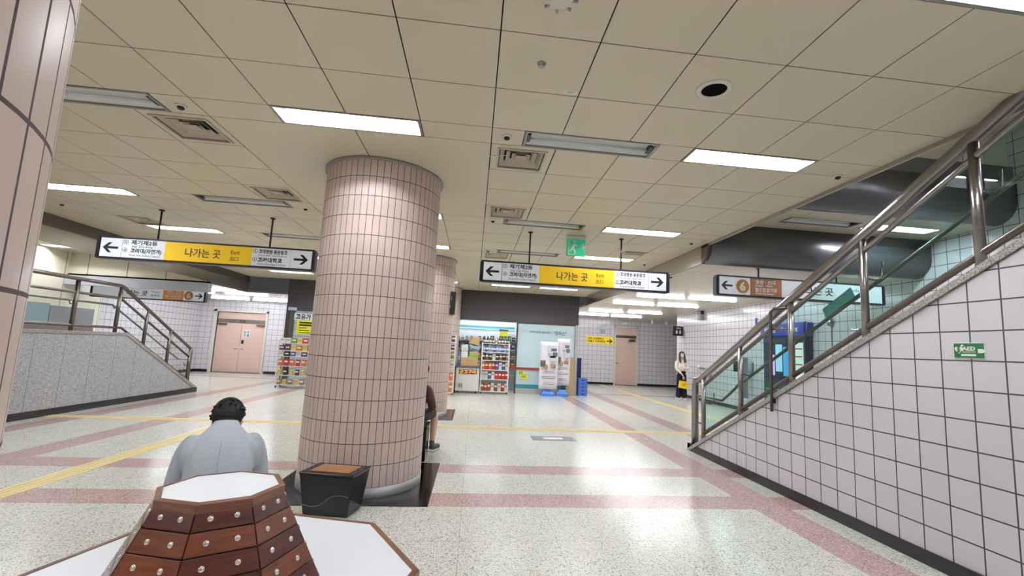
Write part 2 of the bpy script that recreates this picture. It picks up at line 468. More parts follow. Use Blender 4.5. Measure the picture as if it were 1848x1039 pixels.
LX = [0.0474 + 0.6001 * (i - 5) for i in range(-7, 12)]
LX = [XEL] + [x for x in LX if XEL + 0.1 < x < XE - 0.1] + [XE]
rows = []
def tiles(y, ends):
    for e in ends: rows.append((y, e, 't')); y = e
for y0, ends in ((-3.0, (-2.4, -1.8, -1.2, -0.534)), (-0.234, (0.366, 0.966, 1.566)), (1.866, (2.466, 3.066, 3.664)), (3.964, (4.564, 5.164, 5.764, 6.364)),
                 (6.664, (7.264, 7.864, 8.464)), (8.764, (9.364, 9.964, 10.564)), (10.864, (11.464, 12.064, 12.664, 13.264)), (13.564, (14.164, 14.764, 15.0))):
    tiles(y0, ends)
strips = {-0.534: [(-5.9, 1), (-3.85, 1), (-1.753, 1), (0.33, 0), (1.848, 1)], 1.566: [(-5.9, 1), (-3.85, 0), (-1.753, 1), (0.33, 0), (1.848, 1)], 3.664: [(-5.9, 1), (-3.85, 0), (-1.753, 1), (0.33, 0), (1.848, 1)],
          6.364: [(-5.9, 1), (-3.88, 0), (-1.753, 1), (0.33, 0), (1.83, 1)], 8.464: [(-5.85, 1), (-3.93, 0), (-1.753, 1), (0.34, 0), (1.85, 1)],
          10.564: [(-5.85, 1), (-3.93, 1), (-1.753, 1), (0.34, 1), (1.85, 1)], 13.264: [(-5.85, 1), (-3.93, 1), (-1.753, 1), (0.40, 1), (1.85, 1)]}
vent_cells = [(-2.953, 3.964), (0.0474, 3.964), (-2.953, 5.764), (0.0474, 5.764), (0.0474, 8.764), (-5.954, 7.864)]
PY = [0.32, 5.14, 9.97, 14.8]
PX, PR = -1.10, 0.615
cm = MB()
def panel(x0, x1, y0, y1):
    g = 0.0042
    cm.mi = 0; cm.box(x0 + g, x1 - g, y0 + g, y1 - g, ZC, ZC + 0.005)
    cm.mi = 1; cm.box(x0, x1, y0, y1, ZC + 0.0055, ZC + 0.012)
merged = [(-2.353, 0.047, 3.964, 6.364), (-2.353, 0.047, 8.764, 10.564)]
for y0, y1, k in rows:
    for x0, x1 in zip(LX[:-1], LX[1:]):
        if any(abs(x0 - vx) < 0.05 and abs(y0 - vy) < 0.05 for vx, vy in vent_cells): continue
        if any(a - .02 < x0 and x1 < b + .02 and c - .02 < y0 and y1 < d + .02 for a, b, c, d in merged): continue
        panel(x0, x1, y0, y1)
for a, b, c, d in merged:
    panel(a, -1.153, c, d); panel(-1.153, b, c, d)
for y0, lamps in strips.items():
    xb = [XEL]
    cuts = sorted([x for x in LX[1:-1] if not any(l[0] - .05 < x < l[0] + 1.25 for l in lamps)] + [l[0] for l in lamps] + [l[0] + 1.2 for l in lamps] + [XE])
    for c in cuts:
        if not any(abs(xb[-1] - l[0]) < 1e-6 for l in lamps): panel(xb[-1], c, y0, y0 + 0.3)
        xb.append(c)
struct(cm.build('ceiling', [M['ceil'], M['gap']]))

# trims on the open edges of the hall ceiling, steel fascias down to the corridors
tr = MB().box(XE, XE + 0.03, -3, 7.07, ZC - 0.035, ZC + 0.5)
struct(tr.build('trim_1', mat('ceiling_edge_trim', (172, 166, 156), 0.4, 0.2)))
struct(MB().box(XE, XE + 0.05, 7.07, 15.0, ZR - 0.02, ZC + 0.05).build('trim_2', M['steel_ceil']))
struct(MB().box(XEL - 0.05, XEL, 5.0, 15.0, 3.10, ZC + 0.02).build('trim_3', mat('brown_steel_band', (96, 88, 82), .4, .4)))
struct(MB().box(XEL - 0.06, XEL - .02, 5.0, 15.0, 2.84, 3.10).build('trim_14', M['steel_ceil']))

ceil_line = tile_mat('corridor_ceiling_panel', 'XY', (0.6, 0.6), (0.0, 0.1), 0.006, (212, 203, 182), (126, 116, 100), 0.3, 0.02)
struct(MB().box(XE + 0.05, 11.5, 7.0, 20.7, ZR, ZR + 0.05).build('ceiling_right', ceil_line))
struct(MB().box(XWL, XEL - 0.05, 13.0, 19.1, ZL, ZL + 0.05).box(XEL - 0.05, -5.88, 15.0, 19.1, ZL, ZL + 0.05).build('ceiling_left', M['steel_ceil']))
LHOLES = [(-9.9, 12.1), (-8.2, 10.2), (-9.9, 8.2)]
# stepped ceiling over the right stairs: panel, two rounded steel bulkheads and the cream wall above

def slab(name, m, x0, x1, y0, y1, z0, z1, holes):
    b = MB(); ys = sorted({y0, y1, *[h[2] for h in holes], *[h[3] for h in holes]})
    for ya, yb in zip(ys[:-1], ys[1:]):
        xs = [x0]
        for h in sorted(holes):
            if h[2] <= ya + 1e-6 and h[3] >= yb - 1e-6:
                b.box(xs[-1], h[0], ya, yb, z0, z1); xs.append(h[1])
        b.box(xs[-1], x1, ya, yb, z0, z1)
    return struct(b.build(name, m))
def hole(x, y): return (x - .597, x + .597, y - .147, y + .147)
def bulkhead(x0, x1, yf, zb, zt, r, name, m):
    prof = [(yf, zt), (yf, zb + r * 0.9)]
    for i in range(1, 11):
        a = PI / 2 * i / 10
        prof.append((yf + 0.30 * (1 - math.cos(a)), zb + r * 0.9 * (1 - math.sin(a))))
    prof += [(yf + 0.30, zb + 0.02), (yf + 0.30, zt)]
    b = MB(); b.prism([(x0, y, z) for y, z in prof], (x1 - x0, 0, 0))
    o = struct(b.build(name, m))
    for p in o.data.polygons: p.use_smooth = len(p.vertices) == 4 and abs(p.normal.x) < 0.5
    return o
slab('ceiling_right_stairwell', ceil_line, XE + .03, XW, 5.82, 6.81, 3.63, 3.67, [hole(5.25, 6.33), hole(6.62, 6.33)])
slab('ceiling_left_stairwell', M['ceil'], XWL, XEL - .05, -3, 13.0, 3.40, 3.45, [hole(*q) for q in LHOLES])
bulkhead(XE + 0.06, XW, 6.80, ZR - 0.02, 3.64, 0.34, 'wall_bulkhead_low', M['steel_dark'])
bulkhead(XE + 0.06, XW, 5.52, 3.62, 4.20, 0.30, 'wall_bulkhead_high', M['steel_dark'])
struct(MB().prism([(XE + .0, 6.80 + 0.02, ZC), (XE, 6.84, ZR + .22), (XE, 6.9, ZR + 0.1), (XE, 7.07, ZR - .02), (XE, 7.07, ZC)], (0.06, 0, 0)).build('trim_4', M['steel_dull']))
struct(MB().box(XE + 0.03, XW, 5.54, 5.58, 4.20, 4.44).build('wall_stairwell_band', M['steel_dark']))
jt = tile_mat('cream_panel_joints', 'XZ', (0.95, 5.0), (0.3, 0.0), 0.02, (226, 219, 198), (120, 112, 98), 0.4, 0.01)
struct(MB().box(XE + 0.03, XW, 5.60, 5.64, 4.44, 4.95).build('wall_stairwell_end', jt))
struct(MB().box(XE - 0.02, XE, -3, 5.6, ZC + 0.5, 4.95).build('wall_stairwell_side', M['cream']))
slab('ceiling_stairwell_top', M['ceil'], XE - .02, XW + .1, -3, 5.66, 4.95, 5.0, [hole(4.7, .6), hole(6.5, .6), hole(4.9, 3.2), hole(6.6, 3.2)])
# tiled walls
struct(MB().box(XW, XW + 0.2, -3, 16.45, 0, 5.6).build('wall_right', M['wall_x']))
struct(MB().box(XW, XW + 3.5, 16.45, 16.65, 0, ZR).build('wall_right_return', M['wall_y']))
struct(MB().box(3.45, 6.55, 20.7, 20.9, 0, ZR + 0.2).box(7.58, 11.6, 20.7, 20.9, 0, ZR + 0.2).box(6.55, 7.58, 20.7, 20.9, 2.66, ZR + 0.2).build('wall_far_right', M['wall_y']))
struct(MB().box(3.25, 3.45, 15.2, 20.7, 0, ZC).build('wall_shop_right', M['wall_x']))
struct(MB().box(11.4, 11.6, 16.65, 20.7, 0, ZR).build('wall_far_side', M['wall_x']))
struct(MB().box(XWL - 0.2, XWL, 14.2, 19.1, 0, ZL).build('wall_left', M['wall_x']))
jx = tile_mat('cream_panel_joints_side', 'YZ', (1.25, 5.0), (0.4, 0.0), 0.02, (236, 229, 206), (150, 142, 126), 0.3, 0.01)
struct(MB().box(XWL - 0.2, XWL, -3, 14.2, 0, 3.45).build('wall_left_cream', jx))
DX0, DX1, DZ = -10.05, -8.22, 2.36     # opening of the double door
struct(MB().box(XWL - 0.2, DX0, 19.1, 19.3, 0, ZL).box(DX1, -5.7, 19.1, 19.3, 0, ZL).box(DX0, DX1, 19.1, 19.3, DZ, ZL).build('wall_far_left', M['wall_y']))
struct(MB().box(-5.9, -5.72, 15.3, 19.1, 0, ZL).build('wall_shop_left', M['wall_x']))
struct(MB().box(-12, 12, -3.3, -3.1, 0, 5.6).build('wall_back', M['wall_y']))
struct(MB().box(XWL, XEL - 0.05, 13.0, 13.04, ZL, 3.42).build('wall_left_bulkhead', jt))
struct(MB().box(XWL, XEL - 0.05, 12.9, 13.1, 2.56, 2.80).build('trim_5', mat('silver_beam', (200, 202, 214), 0.35, 0.5)))
# skirtings
sk = M['skirting']
struct(MB().box(XW - 0.015, XW, 6.9, 16.45, 0, 0.1).build('baseboard_right', sk))
struct(MB().box(3.45, 6.5, 20.685, 20.7, 0, 0.1).box(7.64, 11.4, 20.685, 20.7, 0, 0.1).build('baseboard_far_right', sk))
struct(MB().box(XWL, DX0 - .1, 19.085, 19.1, 0, 0.1).box(DX1 + .1, -5.9, 19.085, 19.1, 0, 0.1).box(XWL, XWL + .015, 14.2, 19.085, 0, 0.1).build('baseboard_left', sk))

# right stairs: parapet, sloped granite coping, steps
def zcap(y): return 0.5 * (6.90 - y) + 0.10          # top of the coping
ytop = 6.98
pts = [(XP, ytop, 0), (XP, ytop, zcap(ytop) - 0.06), (XP, -1.0, zcap(-1.0) - 0.06), (XP, -1.0, 0)]
struct(MB().prism(pts, (0.16, 0, 0)).build('wall_stair_parapet', M['wall_x']))
struct(MB().prism([(XP - 0.02, 7.09, zcap(7.09) - 0.055), (XP - 0.02, 7.09, zcap(7.09)), (XP - 0.02, -1, zcap(-1)), (XP - 0.02, -1, zcap(-1) - 0.055)], (0.20, 0, 0)).build('trim_6', M['granite_cap']))
struct(MB().box(XP - 0.016, XP, -1.0, 7.06, 0, 0.105).box(XP - 0.016, XP + 0.17, 6.98, 7.06, 0, 0.105).build('baseboard_stair_right', sk))
st = MB()
for i in range(21):
    st.box(XP + 0.16, XW, -2.9, 6.75 - 0.33 * i, 0.165 * i, 0.165 * (i + 1))
struct(st.build('stairs', M['granite_step']))
# left stairs: granite clad parapet with a level part, steps and landing
def zcl(y): return 1.40 if y < 9.93 else max(0.0, 1.40 - 0.508 * (y - 9.93))
gl = tile_mat('granite_slab_joints', 'YZ', (0.553, 6.0), (8.592, -1.0), 0.006, (168, 168, 170), (92, 92, 94), 0.45, 0.06, 75)
nt = gl.node_tree
pts = [(XPL, 4.0, 0), (XPL, 12.5, 0), (XPL, 12.5, 0.07), (XPL, 9.93, 1.36), (XPL, 4.0, 1.36)]
struct(MB().prism(pts, (-0.16, 0, 0)).build('wall_left_parapet', gl))
struct(MB().prism([(XPL + 0.015, 4.0, 1.35), (XPL + 0.015, 9.93, 1.35), (XPL + 0.015, 12.5, 0.05), (XPL + 0.015, 12.5, 0.12), (XPL + 0.015, 9.95, 1.40), (XPL + 0.015, 4.0, 1.40)], (-0.19, 0, 0)).build('trim_7', M['granite_cap']))
struct(MB().box(XPL, XPL + 0.016, 4.0, 12.52, 0, 0.115).build('baseboard_left_parapet', sk))
st = MB()
for i in range(7):
    st.box(XWL, XPL - 0.16, 3.0, 12.2 - 0.33 * i, 0.17 * i, 0.17 * (i + 1))
struct(st.build('stairs_left', M['granite_step']))

# yellow guide strips let into the floor, with four raised bars
def tactile(name, x0, x1, y0, y1):
    b = MB().box(x0, x1, y0, y1, 0.0, 0.003)
    if x1 - x0 < y1 - y0:
        for k in range(3): b.box(x0 + .035 + k * .065, x0 + .06 + k * .065, y0, y1, 0.003, 0.007)
    else:
        for k in range(3): b.box(x0, x1, y0 + .035 + k * .065, y0 + .06 + k * .065, 0.003, 0.007)
    struct(b.build(name, M['yellow_tac']))
tactile('trim_8', -4.09, -3.86, -2.5, 8.37)
tactile('trim_9', -6.85, 6.0, 8.37, 8.60)
tactile('trim_10', 5.72, 5.95, 8.60, 20.5)

# ------------------------------------------------------------------ doors
d1 = struct(MB().box(DX0 - 0.10, DX0, 19.04, 19.3, 0, DZ + .07).box(DX1, DX1 + 0.06, 19.04, 19.3, 0, DZ + .07).box(DX0 - .1, DX1 + .06, 19.04, 19.3, DZ, DZ + 0.07).build('door_1', M['frame_w']), 'pink double door at the end of the left corridor')
mx_ = (DX0 + DX1) / 2
for i, (a, b) in enumerate(((DX0, mx_ - .005), (mx_ + .005, DX1))):
    lf = box_obj('door_leaf', M['pink_door'], d1, a, b, 19.16, 19.20, 0.02, 1.93)
    h = MB().tube([(mx_ + (-.07 if i == 0 else .07), 19.16, 0.92), (mx_ + (-.07 if i == 0 else .07), 19.10, 0.92), (mx_ + (-.18 if i == 0 else .17), 19.10, 0.93)], 0.012, 8).build('door_handle', M['steel'], lf)
    MB().box((a + .05 if i == 0 else b - .35), (a + .35 if i == 0 else b - .05), 19.08, 19.16, 1.84, 1.90).build('door_closer', M['steel_dull'], lf)
box_obj('transom_panel', M['pink_door'], d1, DX0, DX1, 19.17, 19.20, 2.08, DZ)
box_obj('transom_rail', M['steel'], d1, DX0, DX1, 19.14, 19.20, 1.93, 2.08)
box_obj('threshold', M['steel_dull'], d1, DX0, DX1, 19.04, 19.2, 0, 0.02)
lk = box_obj('door_lock', M['black'], d1, mx_ + .06, mx_ + .13, 19.12, 19.16, 1.13, 1.27)
nb = thing('door_notice', 'white four-cell paper notice stuck on the pink double door', 'notice', (mx_ + .21, 19.155, 1.53))
box_obj('paper', M['white'], nb, -.13, .13, -.004, 0, -.15, .15)
b = MB(); put_text(b, '남 은', (0, -.005, .06), .11, 'S', .2, .002); put_text(b, '만 출', (0, -.005, -.07), .11, 'S', .2, .002); b.build('lettering', cmat((50, 60, 110)), nb)
tp = thing('room_plate', 'small dark name plate on the steel rail over the pink double door', 'sign', (mx_ + .02, 19.138, 2.005))
box_obj('plate', M['black'], tp, -.1, .1, -.004, 0, -.035, .035)
b = MB(); put_text(b, '출입문', (0, -.005, 0), .04, 'S', .14); b.build('lettering', M['white'], tp)

d2 = struct(MB().box(6.50, 6.56, 20.62, 20.9, 0, 2.70).box(7.57, 7.63, 20.62, 20.9, 0, 2.70).box(6.5, 7.63, 20.62, 20.9, 2.64, 2.70).build('door_2', M['frame_w']), 'single pink door in the far tiled wall')
lf = box_obj('door_leaf', M['pink_door'], d2, 6.56, 7.57, 20.72, 20.76, 0.02, 2.18)
MB().tube([(6.63, 20.72, 1.0), (6.63, 20.65, 1.0), (6.72, 20.65, 1.0)], 0.014, 8).build('door_handle', M['steel_dull'], lf)
MB().box(7.2, 7.5, 20.62, 20.72, 2.03, 2.10).tube([(7.3, 20.62, 2.1), (7.5, 20.55, 2.12), (7.2, 20.6, 2.2)], .012, 8).build('door_closer', M['steel_dull'], lf)
box_obj('transom_panel', M['pink_door'], d2, 6.56, 7.57, 20.73, 20.76, 2.30, 2.64)
box_obj('transom_rail', M['steel_dull'], d2, 6.56, 7.57, 20.70, 20.76, 2.18, 2.30)
box_obj('threshold', M['steel_dull'], d2, 6.56, 7.57, 20.6, 20.8, 0, 0.02)

# ------------------------------------------------------------------ round columns
ringm = mat('satin_base_ring', (150, 150, 148), .42, .7)
def pillar(y, label, plate):
    t = thing('pillar', label, 'pillar', (PX, y, 0))
    p = MB().lathe((0, 0, 0), [(PR, 0.095), (PR, ZC)], 96, cap=False).build('shaft', M['pillar'], t)
    MB().lathe((0, 0, 0), [(PR + .004, 0), (PR + .006, 0.095), (PR - .02, 0.097)], 96, cap=False).build('base_ring', ringm, t)
    MB().lathe((0, 0, 0), [(PR, ZC - .03), (PR + .022, ZC - .03), (PR + .022, ZC - .001), (PR, ZC - .001)], 96, cap=False).build('ceiling_collar', M['grey'], t)
    if plate: MB().box(-.775, .775, -.775, .775, 0.0, 0.004).build('floor_plate', M['blackgloss'], t)
    return t
pillar(PY[1], 'fat round pink tiled pillar in the middle with a black bin in front', True)
pillar(PY[2], 'round pink tiled pillar half hidden behind the big middle one', True)
pillar(PY[3], 'farthest round pink tiled pillar, a sliver beside the shop', False)
pillar(PY[0], 'very near round pink tiled pillar cut off by the left edge', False)

# ------------------------------------------------------------------ ceiling lights (recessed troffers, two tubes each)
def troffer(lit):
    t = thing('ceiling_light', '', 'ceiling light')
    L, W = 0.597, 0.147
    fr = MB()
    for a in ((-L, L, -W, -W + .022), (-L, L, W - .022, W), (-L, -L + .022, -W + .022, W - .022), (L - .022, L, -W + .022, W - .022)):
        fr.box(*a, -0.004, 0.012)
    fr.build('frame', M['alu'], t)
    D = .115 if lit else .06          # depth of the recess
    rf = MB(); a, b = L - .02, W - .02
    lo = [(-a, -b, .01), (a, -b, .01), (a, b, .01), (-a, b, .01)]; hi = [(-a + .05, -b + .04, D), (a - .05, -b + .04, D), (a - .05, b - .04, D), (-a + .05, b - .04, D)]
    for i in range(4): rf.poly([lo[i], lo[(i + 1) % 4], hi[(i + 1) % 4], hi[i]])
    rf.poly(hi[::-1])
    rf.build('reflector', M['reflector'] if lit else M['reflector_dull'], t)
    for y in ((-.045, .045) if lit else (.04,)):
        MB().tube([(-.54, y, D - .035), (.54, y, D - .035)], .014, 10).build('tube', M['tube'] if lit else M['tube_off'], t)
    for x in (-.555, .555): MB().box(x - .015, x + .015, -.065, .065, D - .055, D - .002).build('lamp_holder', M['white'] if lit else M['black'], t)
    return t
proto = {1: troffer(1), 0: troffer(0)}
used = {0: False, 1: False}
rown = {-0.534: 'in an unseen row added behind the camera', 1.566: 'in the nearest row', 3.664: 'in front of the big pillar', 6.364: 'just beyond the big pillar', 8.464: 'above the exit signs',  # row behind the camera is unseen, added for more light
        10.564: 'hidden behind the exit signs', 13.264: 'nearest the shop fascia'}
coln = ['at the far left', 'left of the pillar line', 'over the pillar line', 'right of the pillar line', 'near the right ceiling edge']
def place_light(x, y, z, lit, label, group):
    o = proto[lit] if not used[lit] else copy_tree(proto[lit])
    used[lit] = True
    o.location = (x, y, z); o['label'] = label; o['group'] = group
for y0, lamps in strips.items():
    for ci, (x0, lit) in enumerate(lamps):
        place_light(x0 + .6, y0 + .15, ZC, lit, '%s ceiling light %s, %s' % ('lit' if lit else 'unlit', coln[ci], rown[y0]), 'lit hall ceiling lights' if lit else 'unlit hall ceiling lights')
place_light(6.62, 6.33, 3.63, 1, 'lit ceiling light between the two steel bulkheads over the right stairs', 'stairwell lights')
place_light(5.25, 6.33, 3.63, 0, 'unlit ceiling light between the two steel bulkheads over the right stairs', 'stairwell lights')
place_light(6.6, 3.2, 4.95, 1, 'lit ceiling light high over the right stairs, unseen, brightening the stairwell', 'stairwell lights')  # unseen upper lights added to brighten the stairwell
place_light(4.9, 3.2, 4.95, 1, 'lit ceiling light high over the right stairs, hidden above the hall ceiling edge', 'stairwell lights')
for i_, x_ in enumerate((4.7, 6.5)):
    place_light(x_, .6, 4.95, 1, 'lit unseen ceiling light at the top of the right stairs, %s' % ('parapet side' if i_ == 0 else 'wall side'), 'stairwell lights')
for q_, l_ in zip(LHOLES, ('farthest, by the silver beam', 'in the middle', 'nearest, behind the near pillar')): place_light(*q_, 3.40, 1, 'lit ceiling light over the left stairs, ' + l_, 'stairwell lights')

def batten():
    t = thing('strip_light', '', 'ceiling light')
    MB().box(-.66, .66, -.07, .07, -.012, 0).build('housing', M['white'], t)
    MB().box(-.64, .64, -.05, .05, -.036, -.0125).build('diffuser', sign_mat('strip_diffuser', (244, 248, 255), TUBE * 0.34), t)
    return t
bp_ = batten(); first = True
for (x, y, z, w) in [(4.9, 9.3, ZR, 0), (6.3, 9.3, ZR, 1), (4.9, 11.6, ZR, 1), (6.32, 11.5, ZR, 2), (4.87, 13.6, ZR, 3), (6.27, 13.5, ZR, 4), (4.87, 16.6, ZR, 5), (6.32, 16.4, ZR, 6), (4.9, 18.5, ZR, 7), (6.32, 18.5, ZR, 8),
                     (-9.1, 10.9, 3.40, 9), (-7.95, 14.7, ZL, 10), (-9.15, 15.8, ZL, 11), (-7.45, 15.7, ZL, 12), (-9.05, 17.9, ZL, 13), (-7.55, 17.8, ZL, 14), (-9.4, 14.8, ZL, 15)]:  # last left strip is added to brighten the left corridor
    if z == 3.40 or (x, y) == (4.9, 9.3): continue
    o = bp_ if first else copy_tree(bp_)
    first = False
    o.location = (x, y, z)
    side = 'right' if x > 0 else 'left'
    rank = {9.3: 'nearest', 11.6: 'second', 11.5: 'second', 13.6: 'third', 13.5: 'third', 14.8: 'nearest', 16.6: 'fourth', 16.4: 'fourth', 18.5: 'last', 14.7: 'nearest', 15.8: 'second', 15.7: 'second', 17.9: 'last', 17.8: 'last'}[y]
    half = {('right', True): 'on its wall side', ('right', False): 'on its shop side', ('left', True): 'on its shop side', ('left', False): 'on its wall side'}[(side, x > (5.5 if x > 0 else -8.4))]
    o['label'] = 'glowing white strip light on the %s corridor ceiling, %s row, %s' % (side, rank, half)
    o['group'] = 'strip lights of the %s corridor' % side

# ------------------------------------------------------------------ ceiling vents and small fittings
def vent(dark):
    t = thing('air_vent', '', 'air vent')
    R = 0.297
    fr = MB()
    for a, b in ((R - .004, .225), ):
        pts = [(-a, -a), (a, -a), (a, a), (-a, a)]; q = [(-b, -b), (b, -b), (b, b), (-b, b)]
        for i in range(4):
            j = (i + 1) % 4
            fr.hexa([(*pts[i], 0), (*pts[j], 0), (*q[j], 0), (*q[i], 0), (*pts[i], .008), (*pts[j], .008), (*q[j], .008), (*q[i], .008)])
    fr.build('panel', M['ceil'], t)
    fr = MB()
    for i in range(4):
        a, b = .235, .215; pts = [(-a, -a), (a, -a), (a, a), (-a, a)]; q = [(-b, -b), (b, -b), (b, b), (-b, b)]; j = (i + 1) % 4
        fr.hexa([(*pts[i], -.012), (*pts[j], -.012), (*q[j], -.012), (*q[i], -.012), (*pts[i], .0), (*pts[j], .0), (*q[j], .0), (*q[i], .0)])
    fr.build('frame', M['vent'], t)
    lv = MB()
    for k in range(3):
        o_, i_ = .205 - .058 * k, .165 - .058 * k
        z0, z1 = .004 + .006 * k, .045 + .004 * k
        for i in range(4):
            j = (i + 1) % 4
            P = lambda r, c: [(-r, -r), (r, -r), (r, r), (-r, r)][c]
            lv.hexa([(*P(o_, i), z0), (*P(o_, j), z0), (*P(o_ - .004, j), z0), (*P(o_ - .004, i), z0), (*P(i_, i), z1), (*P(i_, j), z1), (*P(i_ - .004, j), z1), (*P(i_ - .004, i), z1)])
    lv.box(-.05, .05, -.05, .05, .014, .018)
    lv.build('louvre', M['vent'], t)
    MB().box(-.225, .225, -.225, .225, .09, .10).build('throat', M['ventdark'], t)
    return t
vp = vent(1)
vl = ['square ceiling air vent left of the big pillar, nearest the camera', 'square ceiling air vent right of the big pillar with a paper streamer', 'square ceiling air vent left of the big pillar, second row', 'square ceiling air vent right of the big pillar, second row',
      'square ceiling air vent just above the middle exit sign', 'square ceiling air vent above the left exit sign']
for i, (x, y) in enumerate(vent_cells):
    o = vp if i == 0 else copy_tree(vp)
    o.location = (x + .3, y + .3, ZC); o['label'] = vl[i]; o['group'] = 'square air vents in the hall ceiling'
o = thing('paper_streamer', 'thin pale paper streamer hanging out of an air vent', 'streamer', (0.22, 4.16, ZC - .012))
MB().hexa([(-.02, 0, 0), (.02, 0, 0), (.02, .006, 0), (-.02, .006, 0), (-.20, -.18, -.10), (-.165, -.18, -.10), (-.165, -.174, -.10), (-.20, -.174, -.10)]).build('strip', M['white'], o)
o = thing('ceiling_grille', 'small rectangular grille in the ceiling right of the middle exit sign rods', 'grille', (2.83, 7.95, ZC - .003))
g_ = MB()
for k in range(7): g_.box(-.17, .17, -.11 + k * .033, -.095 + k * .033, -.012, 0)
g_.box(-.2, -.17, -.13, .13, -.014, 0).box(.17, .2, -.13, .13, -.014, 0); g_.build('bars', M['vent'], o)

def detector():
    t = thing('ceiling_detector', '', 'detector')
    MB().lathe((0, 0, 0), [(.046, 0), (.044, -.008), (.025, -.011)], 24).build('base', M['white'], t)
    MB().lathe((0, 0, -.010), [(.026, 0), (.026, -.014), (.012, -.024)], 18).build('head', M['black'], t)
    return t
dp = detector()
for i, (x, y, lb) in enumerate([(-2.5, 3.83, 'by the unlit light left of the big pillar'), (.18, 3.80, 'by the unlit light right of the big pillar'), (3.48, 3.95, 'close to the right ceiling edge, nearest the camera'),
                               (3.42, 6.9, 'at the right ceiling edge above the steel bulkhead'), (3.38, 8.85, 'at the right ceiling edge behind the exit sign'), (-6.3, 7.43, 'at the far left beyond the near pillar'),
                               (-2.5, 6.63, 'beside the unlit light left of the pillar top'), (.17, 6.5, 'by the second-row unlit light right of the pillar'), (.165, 8.62, 'just above the left end of the middle exit sign')]):
    o = dp if i == 0 else copy_tree(dp)
    o.location = (x, y, ZC); o['label'] = 'small black and white ceiling detector ' + lb; o['group'] = 'ceiling detectors'
o = thing('smoke_detector', 'cream round smoke detector at the top edge above the hall', 'detector', (.335, 2.12, ZC))
MB().lathe((0, 0, 0), [(.11, 0), (.11, -.02), (.09, -.035), (.05, -.06), (.03, -.062)], 32).build('body', M['frame_w'], o)
b = MB()
for k in range(8):
    a = k * PI / 4; b.cbox((.08 * math.cos(a), .08 * math.sin(a), -.045), (.03, .012, .012), Matrix.Rotation(a, 3, 'Z'))
b.build('fins', M['grey'], o)
o = thing('ceiling_speaker', 'round ceiling speaker with cream rim and black cone', 'speaker', (1.545, 2.79, ZC))
MB().lathe((0, 0, 0), [(.118, 0), (.118, -.006), (.108, -.012), (.085, -.010), (.083, 0)], 40, cap=False).build('rim', M['frame_w'], o)
MB().lathe((0, 0, 0), [(.084, -.004), (.05, -.002), (.02, -.003)], 32).build('grille', mat('black_speaker_cloth', (12, 11, 12), .95, spec=.05), o)
o = thing('sprinkler', 'tiny chrome sprinkler head on a ceiling panel', 'sprinkler', (.328, 2.73, ZC))
MB().lathe((0, 0, 0), [(.028, 0), (.026, -.006), (.012, -.008), (.012, -.02), (.02, -.022)], 20).build('head', M['steel'], o)
o = thing('ceiling_label', 'small white printed label stuck beside a ceiling joint', 'label', (.585, 3.02, ZC - .0005))
MB().box(-.045, .045, -.022, .022, -.001, 0).build('paper', M['white'], o)
b = MB()
for k in range(3): b.box(-.035, .03 - .01 * k, -.012 + k * .01, -.009 + k * .01, -.0014, -.001)
b.build('print', M['sg_grey'], o)

# ------------------------------------------------------------------ hanging signs
def sign_box(name, label, x0, x1, y, z0, z1, rods, ztop, group):
    t = thing(name, label, 'sign', ((x0 + x1) / 2, y, z0), 0, group)
    w, h = (x1 - x0) / 2, z1 - z0
    f = MB().box(-w, w, -.06, .06, 0, .028).box(-w, w, -.06, .06, h - .022, h).box(-w, -w + .02, -.06, .06, .028, h - .022).box(w - .02, w, -.06, .06, .028, h - .022)
    f.box(-w - .018, -w, -.055, .055, .012, h - .03).box(w, w + .018, -.055, .055, .012, h - .03)
    f.box(-w + .02, w - .02, -.02, .02, .028, h - .022)
    f.build('frame', M['navyframe'], t)
    for rx in rods:
        r = MB().tube([(rx - (x0 + x1) / 2, 0, h), (rx - (x0 + x1) / 2, 0, ztop - z0)], .013, 10)
        r.lathe((rx - (x0 + x1) / 2, 0, ztop - z0 - .02), [(.03, 0), (.04, .02)], 16)
        r.build('rod', M['black'], t)
    return t, w, h
def face_panel(t, a, b, h, m, name='panel'):
    return MB().box(a, b, -.052, -.03, .03, h - .024).build(name, m, t)
